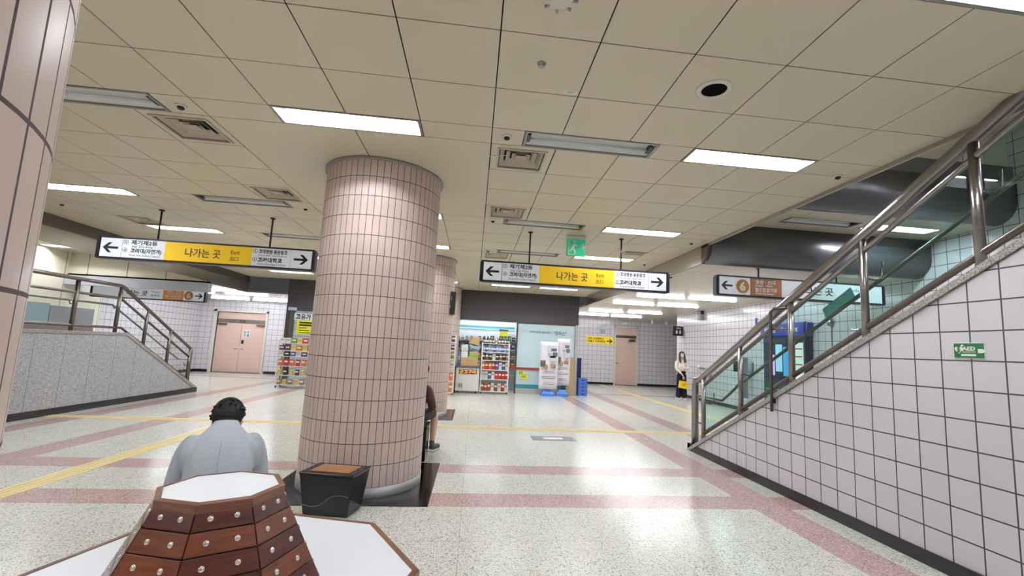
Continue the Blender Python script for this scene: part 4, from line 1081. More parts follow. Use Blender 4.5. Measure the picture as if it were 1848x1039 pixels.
# ------------------------------------------------------------------ racks and goods
_pk = {}
def goods_mesh(kind, rgb, w, h, d):
    k = (kind, rgb, w, h, d)
    if k in _pk: return _pk[k]
    b = MB()
    if kind == 'bag':
        n = 6
        v = []
        for j in range(n + 1):
            u = j / n; th = d * math.sin(PI * (.12 + .76 * u)) ** .6 * .5
            wv_ = w / 2 * (1 - .06 * math.sin(PI * u))
            v.append([b.bm.verts.new((x, y, u * h)) for x, y in ((-wv_, 0), (-wv_ * .6, -th), (wv_ * .6, -th), (wv_, 0), (wv_ * .6, th), (-wv_ * .6, th))])
        for j in range(n):
            for i in range(6): b._faces([b.bm.faces.new((v[j][i], v[j][(i + 1) % 6], v[j + 1][(i + 1) % 6], v[j + 1][i]))])
        b._faces([b.bm.faces.new(v[0][::-1]), b.bm.faces.new(v[-1])])
        b.mi = 1; b.box(-w * .34, w * .34, -d * .53, -d * .46, h * .52, h * .74)
    elif kind == 'bottle':
        b.lathe((0, 0, 0), [(w * .45, 0), (w * .5, .01), (w * .5, h * .55), (w * .2, h * .78), (w * .18, h)], 12)
        b.mi = 1; b.lathe((0, 0, 0), [(w * .515, h * .18), (w * .515, h * .45)], 12, cap=False)
    elif kind == 'can':
        b.lathe((0, 0, 0), [(w * .42, 0), (w * .5, .012), (w * .5, h - .012), (w * .42, h)], 12)
        b.mi = 1; b.lathe((0, 0, 0), [(w * .515, h * .35), (w * .515, h * .65)], 12, cap=False)
    else:
        b.box(-w / 2, w / 2, -d / 2, d / 2, 0, h)
        b.mi = 1; b.box(-w * .36, w * .36, -d / 2 - .002, -d / 2, h * .45, h * .72)
    me = bpy.data.meshes.new('goods'); bmesh.ops.recalc_face_normals(b.bm, faces=b.bm.faces[:]); b.bm.to_mesh(me); b.bm.free()
    me.materials.append(cmat(rgb, .4)); me.materials.append(cmat((226, 222, 210) if sum(rgb) < 480 else (176, 150, 140), .4))
    _pk[k] = me
    return me
NAMES = {'bag': 'snack_bag', 'bottle': 'bottle', 'can': 'drink_can', 'box': 'carton'}
CATS = {'bag': 'snack', 'bottle': 'bottle', 'can': 'can', 'box': 'carton'}
CN = {(206, 112, 44): 'orange', (176, 52, 46): 'red', (216, 212, 204): 'white', (72, 84, 150): 'blue', (120, 78, 44): 'brown', (36, 34, 44): 'black', (214, 190, 90): 'yellow', (84, 50, 84): 'purple', (110, 140, 70): 'green',
      (120, 146, 190): 'pale blue', (224, 120, 30): 'bright orange', (150, 120, 90): 'tan'}
def good(kind, rgb, w, h, d, x, y, z, where, group):
    o = bpy.data.objects.new(NAMES[kind], goods_mesh(kind, rgb, w, h, d)); col.objects.link(o)
    o.location = (x, y, z); o.rotation_euler.z = rnd.uniform(-.12, .12)
    tag(o, '%s %s %s' % (CN[rgb], {'bag': 'snack bag', 'bottle': 'bottle', 'can': 'drink can', 'box': 'carton'}[kind], where), CATS[kind], '%s %ss %s' % (CN[rgb], CATS[kind], group))
def rack(label, x0, x1, y, zs_, ztop, d=.34, m=None):
    m = m or M['white']
    t = thing('display_rack', label, 'rack', ((x0 + x1) / 2, y, 0))
    w = (x1 - x0) / 2
    for sx in (-1, 1):
        for sy in (-1, 1):
            box_obj('upright', m, t, sx * w - .016 - sx * .016, sx * w + .016 - sx * .016, sy * d / 2 - .014, sy * d / 2 + .014, .06, ztop)
            MB().tube([(sx * (w - .03) - .012, sy * (d / 2 - .03), .032), (sx * (w - .03) + .012, sy * (d / 2 - .03), .032)], .03, 12).build('caster', M['black'], t)
    for z in zs_:
        box_obj('shelf', m, t, -w + .03, w - .03, -d / 2, d / 2, z - .022, z)
    return t
OR, RD, WH, BL, BR, BK, YL, PU, GR, PB, BO, TN = CN.keys()
where = lambda n, r: 'on the %s shelf of the %s' % (n, r)
# rack beside the fridge
RK = [.08, .455, .75, 1.05, 1.31, 1.58]
rack('white wheeled rack of snacks and bottles between fridge and pale blue window', .27, 1.16, 14.78, RK, 1.60)
nm_ = ['lowest', 'second', 'third', 'fourth', 'fifth', 'top']
rowsr = [('bag', [BR, RD, BR, WH, BR, WH, RD, WH], .112, .25), ('bag', [WH, WH, BL, WH, RD, RD, RD, RD], .112, .225), ('bag', [OR, RD, OR, RD, BL, WH, BL, WH], .112, .225),
         ('bag', [BK, BR, BK, WH, BK, BR, BK, TN], .112, .20), ('can', [PB, BL, PB, PB, BL, PB, PB, BL, PB, PB], .078, .20), ('bottle', [BK, BK, PU, BK, WH, BK, BK, PU, BK], .08, .23)]
for z, n, (kd, cs, w, h) in zip(RK, nm_, rowsr):
    for i, c in enumerate(cs):
        x = .34 + (.76) * i / (len(cs) - 1)
        good(kd, c, w, h * rnd.uniform(.92, 1.05), .06, x, 14.68, z, where(n, 'rack beside the fridge'), 'on the %s fridge-side rack shelf' % n)
# tall rack on the left, partly behind the big pillar
RK = [.10, .37, .64, .92, 1.09, 1.30]
rack('pale wheeled snack rack at the left shop corner beside the big pillar', -5.66, -4.35, 14.3, RK, 1.36, .40, cmat((206, 204, 200), .4))
rowsl = [('bag', [TN, YL, TN, YL, TN, YL, BK, TN], .13, .15), ('bag', [YL, BK, YL, PU, YL, BK, YL, BK], .13, .17), ('bag', [OR, RD, OR, RD, OR, RD, RD, OR], .14, .19), ('box', [WH, BK, BL, WH, PU, WH, BL, WH], .14, .12), ('box', [PU, PU, YL, OR, YL, OR, YL, OR], .14, .14), ('box', [WH, WH, GR, YL, RD, WH, RD, WH], .14, .15)]
for z, n, (kd, cs, w, h) in zip(RK, nm_, rowsl):
    for i, c in enumerate(cs):
        x = -5.57 + 1.13 * i / (len(cs) - 1)
        good(kd, c, w, h, .08, x, 14.16, z, where(n, 'left snack rack'), 'on the %s left rack shelf' % n)
for i, c in enumerate((WH, RD, WH, RD, RD)):
    good('box', c, .16, .15, .1, -5.2 + .2 * i, 14.36, 1.305, 'stacked at the back of the left snack rack top', 'on the left rack top back')
# narrow visible rack right of the pillars
RK = [.08, .42, .76, 1.06, 1.32, 1.56]
rack('white wheeled rack squeezed between the second pillar and the fridge', -1.38, -.525, 13.95, RK, 1.78)
rowsm = [('bag', [BO] * 6, .12, .26), ('bag', [BO, BO, RD, BO, BO, BO], .12, .24), ('bag', [GR, WH, GR, WH, GR, WH], .12, .22), ('bag', [GR, TN, GR, TN, WH, GR], .12, .2), ('box', [PU, WH, PU, BK, PU, PU], .12, .15), ('box', [PU, BK, PU, WH, PU, PU], .12, .18)]
for z, n, (kd, cs, w, h) in zip(RK, nm_, rowsm):
    for i, c in enumerate(cs):
        good(kd, c, w, h, .08, -1.30 + .70 * i / 5, 13.83, z, where(n, 'rack left of the fridge'), 'on the %s pillar-side rack shelf' % n)
# shelves at the back of the shop
t = thing('wall_shelf', 'pale shop shelving behind the open front, full of small goods', 'shelf', (0, 16.3, 0))
for z in (.5, .8, 1.1, 1.4, 1.68): box_obj('shelf', M['white'], t, -2.2, 1.9, -.18, .18, z - .02, z)
box_obj('back_panel', cmat((214, 224, 226)), t, -2.2, 1.9, .18, .2, 0, 1.95)
for si, z in enumerate((.8, 1.1, 1.4, 1.68)):
    for i in range(16):
        c = rnd.choice((WH, WH, PB, RD, GR, TN, BL, OR, BK))
        good(rnd.choice(('box', 'bottle', 'box')), c, .12, rnd.uniform(.15, .21) // .01 * .01, .1, -.55 + i * .15, 16.18, z, 'on the %s shelf at the back of the shop' % nm_[si + 1], 'on the %s back shelf' % nm_[si + 1])
t = thing('hanging_tag', 'yellow and grey shelf tag hanging over the fridge-side rack', 'tag', (.95, 14.86, 1.93))
box_obj('card', cmat((226, 220, 60), .5), t, -.13, .13, -.004, 0, -.10, .06); box_obj('header', M['sg_grey'], t, -.15, .15, -.006, .002, .06, .12)
MB().tube([(0, 0, .12), (0, .2, .38)], .003, 6).build('string', M['white'], t)

# fridge with cartons on top
t = thing('chest_fridge', 'white wheeled roast potato cabinet with orange lettering beside the rack', 'fridge', (-.135, 14.80, 0))
MB().box(-.36, .36, -.28, .28, .07, .78).bevel(.01, 2).build('body', M['white'], t)
MB().box(-.38, .38, -.30, .30, .78, .84).build('top', cmat((92, 92, 98), .4), t)
MB().box(-.27, .29, -.288, -.28, .59, .73).build('sign_panel', cmat((86, 52, 32), .4), t)
b = MB(); put_text(b, '군고구마', (.01, -.29, .66), .13, 'S', .52, .004); b.build('lettering', cmat((236, 176, 84), .4, 0, .3), t)
for x in (-.235, -.165): box_obj('handle', cmat((140, 140, 146), .3, .6), t, x - .014, x + .014, -.305, -.28, .16, .30)
for x in (-.28, .28):
    for y in (-.2, .2): MB().tube([(x - .015, y, .035), (x + .015, y, .035)], .035, 12).build('caster', M['black'], t)
def carton(label, c, d, rgb, rot=(0, 0, 0), band=None, txt=None):
    t = thing('cardboard_box', label, 'box', c, 0, 'cartons piled on the fridge')
    t.rotation_euler = rot
    MB().box(-d[0] / 2, d[0] / 2, -d[1] / 2, d[1] / 2, 0, d[2]).build('box_body', cmat(rgb, .7), t)
    MB().box(-d[0] / 2 - .001, d[0] / 2 + .001, -d[1] / 2 - .001, d[1] / 2 + .001, d[2] * .47, d[2] * .53).build('tape', cmat((186, 160, 116) if sum(rgb) > 350 else rgb, .3), t)
    if band: MB().box(-d[0] * .42, d[0] * .42, -d[1] / 2 - .003, -d[1] / 2, d[2] * .12, d[2] * .42).build('printed_band', cmat(band, .5), t)
    if txt:
        b = MB(); put_text(b, txt, (0, -d[1] / 2 - .004, d[2] * .66), d[2] * .26, 'S', d[0] * .45); b.build('lettering', cmat((110, 90, 66)), t)
carton('wide tan cardboard box lowest of the pile on the white cabinet', (-.10, 14.83, .84), (.52, .36, .26), (198, 162, 112), txt='====')
carton('white box standing upright left of the green box in the pile', (-.27, 14.80, 1.10), (.20, .28, .40), (226, 226, 228), txt='==')
carton('green printed box right of the white box in the pile', (.02, 14.83, 1.10), (.28, .30, .20), (176, 172, 110), band=(122, 190, 50))
carton('pale blue box leaning on top of the green box', (.03, 14.84, 1.31), (.27, .28, .16), (160, 180, 196), (0, .22, 0), band=(84, 104, 130))
carton('tan cardboard box tilted on the very top of the pile', (.0, 14.86, 1.52), (.28, .26, .24), (196, 164, 120), (0, .26, .2))
t = thing('paper_bag', 'blue and white paper pack left of the carton pile', 'pack', (-.45, 14.9, .84))
MB().box(-.06, .06, -.1, .1, 0, .42).build('body', cmat((150, 172, 214), .5), t); MB().box(-.061, .061, -.101, .1, .18, .3).build('band', M['white'], t)

# banners, cardboard and crates
def banner(label, x, y, w, z0, z1, yaw):
    t = thing('banner_stand', label, 'banner', (x, y, 0), yaw, 'banner stands before the pale blue window')
    n = 10; pb = MB(); v = []
    for j in range(n + 1):
        u = j / n; z = z0 + (z1 - z0) * u
        v.append([pb.bm.verts.new((-w / 2 + w * i / 6, -.12 + .02 * math.sin(i * 1.4 + u * 3), z)) for i in range(7)])
    for j in range(n):
        for i in range(6): pb._faces([pb.bm.faces.new((v[j][i], v[j][i + 1], v[j + 1][i + 1], v[j + 1][i]))], True)
    o = pb.build('banner_sheet', cmat((230, 226, 232), .5), t)
    so = o.modifiers.new('s', 'SOLIDIFY'); so.thickness = .004
    ph = MB(); 
    for (a, b_, c, d) in ((-.1, .42, .75, .92), (.05, .46, .60, .74), (-.05, .35, .66, .70)): ph.box(a * w, b_ * w, -.150, -.146, z0 + (z1 - z0) * c, z0 + (z1 - z0) * d)
    ph.build('grey_photo', cmat((206, 206, 212), .5), t)
    ph = MB()
    for (a, b_, c, d) in ((.10, .40, .80, .86), (.2, .44, .70, .78), (-.46, -.18, .47, .60), (.12, .36, .45, .52)): ph.box(a * w, b_ * w, -.155, -.151, z0 + (z1 - z0) * c, z0 + (z1 - z0) * d)
    ph.build('dark_photo', cmat((96, 92, 98), .5), t)
    MB().ell((-.14 * w, -.15, z0 + (z1 - z0) * .46), (.06, .012, .09)).ell((.2 * w, -.15, z0 + (z1 - z0) * .5), (.08, .012, .07)).build('photo_figure', cmat((170, 140, 112), .6), t)
    tx = MB()
    for k, q in enumerate((.30, .40, .46, .40, .30, .34)):        # rows of tiny unreadable print
        zz = z0 + (z1 - z0) * (.37 - .032 * k - (.05 if k > 1 else 0) - (.06 if k > 3 else 0))
        tx.box(.05 * w - q * w, .05 * w + q * w * .8, -.152, -.150, zz, zz + .012)
    tx.build('lettering', cmat((88, 80, 90)), t)
    MB().tube([(0, 0, .22), (0, -.02, z1 - .3), (-w / 2, -.11, z1)], .008, 8).tube([(0, -.02, z1 - .3), (w / 2, -.11, z1)], .008, 8).build('pole', M['black'], t)
    MB().hexa([(-.20, -.15, 0), (.20, -.15, 0), (.20, .15, 0), (-.20, .15, 0), (-.20, -.15, .08), (.20, -.15, .08), (.20, .15, .08), (-.20, .15, .08)]).hexa([(-.20, -.15, .08), (.20, -.15, .08), (.20, .15, .08), (-.20, .15, .08), (-.11, -.07, .20), (.11, -.07, .20), (.11, .07, .20), (-.11, .07, .20)]).build('water_base', cmat((84, 132, 214), .35), t)
banner('left banner on blue water base before the pale blue window', 2.42, 14.62, .60, .22, 1.72, .0)
banner('right banner on blue water base before the pale blue window', 2.92, 14.70, .44, .36, 1.84, -.12)
bpy.context.view_layer.update()
t = thing('cardboard_sheet', 'tall tan board leaning on the pale blue window behind the banners', 'board', (3.22, FY - .02, 0))
MB().hexa([(-.13, -.06, .0), (.13, -.06, 0), (.13, -.045, 0), (-.13, -.045, 0), (-.13, .0, 1.24), (.13, .0, 1.24), (.13, .015, 1.24), (-.13, .015, 1.24)]).build('sheet', cmat((204, 172, 126), .6), t)
def crate(x, y, z, w, d, h, rgb, label, group):
    t = thing('plastic_crate', label, 'crate', (x, y, z), 0, group)
    b = MB().box(-w / 2, w / 2, -d / 2, d / 2, 0, .012)
    for a in ((-w / 2, w / 2, -d / 2, -d / 2 + .012), (-w / 2, w / 2, d / 2 - .012, d / 2), (-w / 2, -w / 2 + .012, -d / 2, d / 2), (w / 2 - .012, w / 2, -d / 2, d / 2)): b.box(*a, .012, h - .012)
    b.build('shell', cmat(rgb, .4), t)
    r_ = MB()
    for a in ((-w / 2 - .012, w / 2 + .012, -d / 2 - .012, -d / 2 + .012), (-w / 2 - .012, w / 2 + .012, d / 2 - .012, d / 2 + .012), (-w / 2 - .012, -w / 2 + .012, -d / 2, d / 2), (w / 2 - .012, w / 2 + .012, -d / 2, d / 2)): r_.box(*a, h - .016, h - .002)
    r_.build('rim', cmat(tuple(int(c * .88) for c in rgb), .4), t)
    box_obj('hand_slot', cmat((30, 44, 110), .6), t, -.05, .05, -d / 2 - .002, -d / 2 + .003, h * .35, h * .6)
od = ['lowest', 'second lowest', 'third', 'fourth', 'topmost']
for k in range(5): crate(3.68, 15.2, k * .112, .30, .40, .112, (88, 130, 222), 'light blue plastic crate, %s of the front stack at the shop corner' % od[k], 'light blue crates at the shop corner')
for k in range(6): crate(3.62, 15.68, k * .205, .20, .40, .205, (38, 42, 98), 'navy plastic crate behind the light blue stack, level %s from below' % ('one', 'two', 'three', 'four', 'five', 'six')[k], 'navy crates at the shop corner')
t = thing('yellow_notice', 'yellow notice with number fifteen low on the pale blue window', 'notice', (1.60, FY + .058, .62))
box_obj('paper', cmat((232, 226, 70), .5), t, -.08, .10, -.006, 0, -.02, .12); box_obj('lower_paper', cmat((232, 226, 70), .5), t, 0, .22, -.009, -.006, -.16, .03)
b = MB(); put_text(b, '15', (.0, -.0075, .05), .11, 'S', .10, .003); b.box(.03, .19, -.0105, -.009, -.03, -.018).box(.03, .16, -.0105, -.009, -.09, -.07); b.build('lettering', M['sg_black'], t)

# ------------------------------------------------------------------ people
def skin_part(mb, pts, edges, sub=2):
    """grow a limb network from joints {name: (co, radius)} joined by edges, add it to mb"""
    names = list(pts); me = bpy.data.meshes.new('sk')
    me.from_pydata([pts[n][0] for n in names], [(names.index(a), names.index(b_)) for a, b_ in edges], [])
    o = bpy.data.objects.new('sk', me); col.objects.link(o)
    o.modifiers.new('s', 'SKIN').use_smooth_shade = True
    for i, n in enumerate(names):
        r = pts[n][1]; me.skin_vertices[0].data[i].radius = r if isinstance(r, tuple) else (r, r)
        me.skin_vertices[0].data[i].use_root = (i == 0)
    m_ = o.modifiers.new('d', 'SUBSURF'); m_.levels = sub
    dg = bpy.context.evaluated_depsgraph_get()
    ev = bpy.data.meshes.new_from_object(o.evaluated_get(dg))
    mb.add_mesh(ev); bpy.data.objects.remove(o); bpy.data.meshes.remove(me); bpy.data.meshes.remove(ev)
    return mb
def fuse(mb, name, m, parent, voxel=.007, smooth=4):
    """melt everything in mb into one continuous surface"""
    me = bpy.data.meshes.new('f'); bmesh.ops.recalc_face_normals(mb.bm, faces=mb.bm.faces[:]); mb.bm.to_mesh(me); mb.bm.free()
    o = bpy.data.objects.new('f', me); col.objects.link(o)
    r = o.modifiers.new('r', 'REMESH'); r.mode = 'VOXEL'; r.voxel_size = voxel; r.use_smooth_shade = True
    if smooth: k = o.modifiers.new('k', 'SMOOTH'); k.iterations = smooth; k.factor = .5
    dg = bpy.context.evaluated_depsgraph_get()
    ev = bpy.data.meshes.new_from_object(o.evaluated_get(dg))
    bpy.data.objects.remove(o); bpy.data.meshes.remove(me)
    for p in ev.polygons: p.use_smooth = True
    ev.materials.clear(); ev.materials.append(m); ev.name = name
    ob = bpy.data.objects.new(name, ev); col.objects.link(ob)
    if parent: ob.parent = parent
    return ob
V3 = Vector
def limb(mb, *jr, sub=2):
    pts = {'j%d' % i: (p, r) for i, (p, r) in enumerate(jr)}
    return skin_part(mb, pts, [('j%d' % i, 'j%d' % (i + 1)) for i in range(len(jr) - 1)], sub)
def hand(mb, wrist, direction, palm_n, side, s=1.0, curl=.5):
    """palm and five bent fingers; direction = towards fingertips, palm_n = out of the palm"""
    w = V3(wrist); d = V3(direction).normalized(); n = (V3(palm_n) - d * V3(palm_n).dot(d)).normalized(); x = d.cross(n) * side
    R = Matrix((x, d, n)).transposed()
    mb.ell(w + d * .045 * s, (.038 * s, .052 * s, .016 * s), R, 14, 10)
    for k, (off, ln) in enumerate(((-.028, .070), (-.010, .078), (.009, .073), (.027, .058))):
        p0 = w + d * .075 * s + x * off * s; a = 0; pts = [(w + d * .05 * s + x * off * .8 * s, .009 * s), (p0, .009 * s)]
        p = p0
        for j in range(3):
            a += curl * (.5 + .12 * k)
            p = p + (d * math.cos(a) + n * math.sin(a)) * ln * s * (.45, .32, .25)[j]; pts.append((p, (.0085, .0078, .0068)[j] * s))
        limb(mb, *pts, sub=1)
    b0 = w + d * .02 * s - x * .028 * s
    limb(mb, (w + d * .015 * s - x * .012 * s, .013 * s), (b0 - x * .012 * s + d * .015 * s, .011 * s), (b0 - x * .022 * s + d * .045 * s + n * .012 * s, .0095 * s), (b0 - x * .016 * s + d * .07 * s + n * .022 * s, .008 * s), sub=1)
def head(mb, c, R, s=1.0):
    """skull, jaw, nose, brow, lips, ears; face looks along local -y"""
    c = V3(c); f = lambda x, y, z: c + R @ V3((x * s, y * s, z * s))
    mb.ell(c + R @ V3((0, .012 * s, .03 * s)), (.074 * s, .092 * s, .088 * s), R, 20, 14)
    mb.ell(f(0, -.018, -.045), (.056 * s, .066 * s, .066 * s), R, 18, 12)
    mb.ell(f(0, -.052, -.088), (.026 * s, .026 * s, .020 * s), R, 12, 8)
    mb.ell(f(0, -.090, -.022), (.012 * s, .018 * s, .022 * s), R, 10, 8); mb.ell(f(0, -.082, .0), (.009 * s, .012 * s, .026 * s), R, 10, 8)
    for q in (-1, 1):
        mb.ell(f(.032 * q, -.068, .022), (.022 * s, .012 * s, .008 * s), R, 10, 8)
        mb.ell(f(.04 * q, -.055, -.03), (.022 * s, .020 * s, .022 * s), R, 10, 8)
        mb.ell(f(.076 * q, .012, -.01), (.010 * s, .020 * s, .032 * s), R, 10, 8)
    mb.ell(f(0, -.077, -.056), (.022 * s, .010 * s, .006 * s), R, 10, 8); mb.ell(f(0, -.075, -.066), (.018 * s, .010 * s, .006 * s), R, 10, 8)
def face_bits(c, R, parent, s=1.0):
    c = V3(c); f = lambda x, y, z: c + R @ V3((x * s, y * s, z * s))
    b = MB()
    for q in (-1, 1): b.ell(f(.031 * q, -.077, .006), (.012 * s, .005 * s, .0065 * s), R, 12, 8)
    b.build('eyes', cmat((38, 30, 28), .2), parent)
    b = MB(); b.ell(f(0, -.085, -.061), (.019 * s, .006 * s, .0065 * s), R, 12, 8); b.build('lips', cmat((186, 92, 88), .4), parent)
    b = MB()
    for q in (-1, 1): b.cbox(f(.032 * q, -.081, .026), (.03 * s, .006 * s, .005 * s), R)
    b.build('eyebrows', cmat((50, 38, 34), .6), parent)
SKIN = mat('skin', (226, 188, 166), .5, spec=.3)
HAIR = mat('black_hair', (14, 12, 13), .6, bump=.5, bscale=60, spec=.2)
HAIR2 = mat('dark_brown_hair', (38, 28, 26), .42, bump=.5, bscale=60)
def cloth(name, rgb, sc_=9, st_=.35): return mat(name, rgb, .8, bump=st_, bscale=sc_, var=.04, spec=.2)
def xm(p, flip): return V3((-p[0] if flip else p[0], p[1], p[2]))

# --- man seated on the far side of the bench, seen from behind. local frame: faces -y, seat under the hips at z .45
def man():
    t = thing('person', 'person in light grey jacket with short black hair, hunched on the bench seen from behind', 'person', (-1.275, 2.60, 0), math.radians(203))
    G = cloth('grey_jacket_cloth', (166, 172, 178), 7, .5)
    hips = V3((0, 0, .55)); belly = V3((0, -.05, .66)); chest = V3((0, -.16, .80)); sh = V3((0, -.25, .885)); neck = V3((0, -.30, .91)); hd = V3((0, -.390, .940))
    RH = Matrix.Rotation(math.radians(48), 3, 'X')
    b = MB()
    skin_part(b, {'h': (hips, (.14, .10)), 'b': (belly, (.13, .10)), 'c': (chest, (.15, .105)), 's': (sh, (.12, .08)), 'n': (neck, .048), 'k': (V3((0, -.36, .935)), .048)}, [('h', 'b'), ('b', 'c'), ('c', 's'), ('s', 'n'), ('n', 'k')])
    for q in (-1, 1):
        limb(b, (V3((.10 * q, -.22, .87)), .065), (V3((.158 * q, -.23, .84)), .052), (V3((.19 * q, -.20, .62)), .042), (V3((.17 * q, -.40, .50)), .035), (V3((.11 * q, -.56, .535)), .026))
        hand(b, (.11 * q, -.56, .535), (-.75 * q, -.6, .0), (0, .2, -1), q, 1.0, .5)
        limb(b, (V3((.09 * q, -.02, .53)), .085), (V3((.12 * q, -.40, .53)), .068), (V3((.125 * q, -.43, .48)), .062), (V3((.12 * q, -.38, .25)), .052), (V3((.12 * q, -.38, .09)), .036))
        limb(b, (V3((.12 * q, -.36, .06)), .036), (V3((.125 * q, -.46, .04)), .034), (V3((.13 * q, -.56, .03)), .024))
    head(b, hd, RH, .93)
    fuse(b, 'body', SKIN, t, .0075, 3)
    face_bits(hd, RH, t, .93)
    # jacket: torso, yoke, collar and sleeves
    b = MB()
    skin_part(b, {'h': (V3((0, .0, .475)), (.18, .14)), 'b': (belly + V3((0, .0, 0)), (.165, .128)), 'c': (chest, (.182, .128)), 's': (sh + V3((0, .0, -.01)), (.14, .09)), 'n': (neck + V3((0, .0, .002)), (.084, .074)), 'kk': (neck + V3((0, -.045, .030)), (.076, .070))}, [('h', 'b'), ('b', 'c'), ('c', 's'), ('s', 'n'), ('n', 'kk')])
    for q in (-1, 1):
        limb(b, (V3((.09 * q, -.22, .865)), .085), (V3((.158 * q, -.23, .84)), .066), (V3((.18 * q, -.215, .74)), .057), (V3((.198 * q, -.19, .615)), .053), (V3((.18 * q, -.33, .535)), .049), (V3((.145 * q, -.50, .535)), .043))
    b.ell(neck + V3((0, .005, -.012)), (.082, .07, .035), RH, 18, 12); b.ell(neck + V3((0, -.02, .034)), (.066, .052, .040), RH, 18, 12)
    for q in (-1, 1): b.ell((.115 * q, -.205, .80), (.085, .095, .11), RH, 16, 10)
    fuse(b, 'jacket', G, t, .0085, 5)
    b = MB(); b.tube([(0, .155, .50), (0, .10, .62), (0, .012, .78), (0, -.085, .888)], .0028, 6).build('back_seam', cmat((150, 156, 164), .7), t)
    b = MB()
    for q in (-1, 1):
        limb(b, (V3((.10 * q, .02, .525)), .098), (V3((.12 * q, -.38, .545)), .083), (V3((.128 * q, -.44, .48)), .078), (V3((.122 * q, -.39, .25)), .07), (V3((.122 * q, -.385, .09)), .062))
    b.ell((0, 0, .52), (.19, .15, .07))
    fuse(b, 'trousers', cloth('dark_trousers', (52, 54, 62)), t, .009, 3)
    for q in (-1, 1):
        b = MB(); limb(b, (V3((.122 * q, -.355, .05)), .05), (V3((.126 * q, -.45, .048)), .05), (V3((.132 * q, -.58, .042)), .038)); fuse(b, 'shoe', cmat((40, 38, 40), .5), t, .007, 2)
    # hair: cap with tousled tufts
    b = MB(); f = lambda x, y, z: hd + RH @ V3((x, y, z))
    b.ell(f(0, .024, .048), (.084, .100, .092), RH, 24, 16); b.ell(f(0, .052, .0), (.078, .074, .084), RH, 20, 12); b.ell(f(0, .055, -.05), (.062, .052, .058), RH, 20, 12); b.ell(f(0, .062, -.085), (.056, .040, .05), RH, 20, 12); b.ell(f(0, -.045, .085), (.07, .06, .042), RH)
    r2 = random.Random(5)
    for k in range(110):
        a = r2.uniform(0, 2 * PI); e = r2.uniform(-.25, 1.45)
        p = V3((.086 * math.cos(a) * math.cos(e), .02 + .096 * math.sin(a) * math.cos(e) + .012, .035 + .088 * math.sin(e)))
        if p.y < -.03 and p.z < .05: continue
        tip = p * 1.0 + V3((p.x * .10, p.y * .10 + .01, -.022 + .012 * r2.random()))
        limb(b, (hd + RH @ (p * .90), .009), (hd + RH @ (p * .975), .0065), (hd + RH @ (p * 1.0 + (tip - p) * 1.1), .0028), sub=1)
    fuse(b, 'hair', HAIR, t, .005, 1)
man()

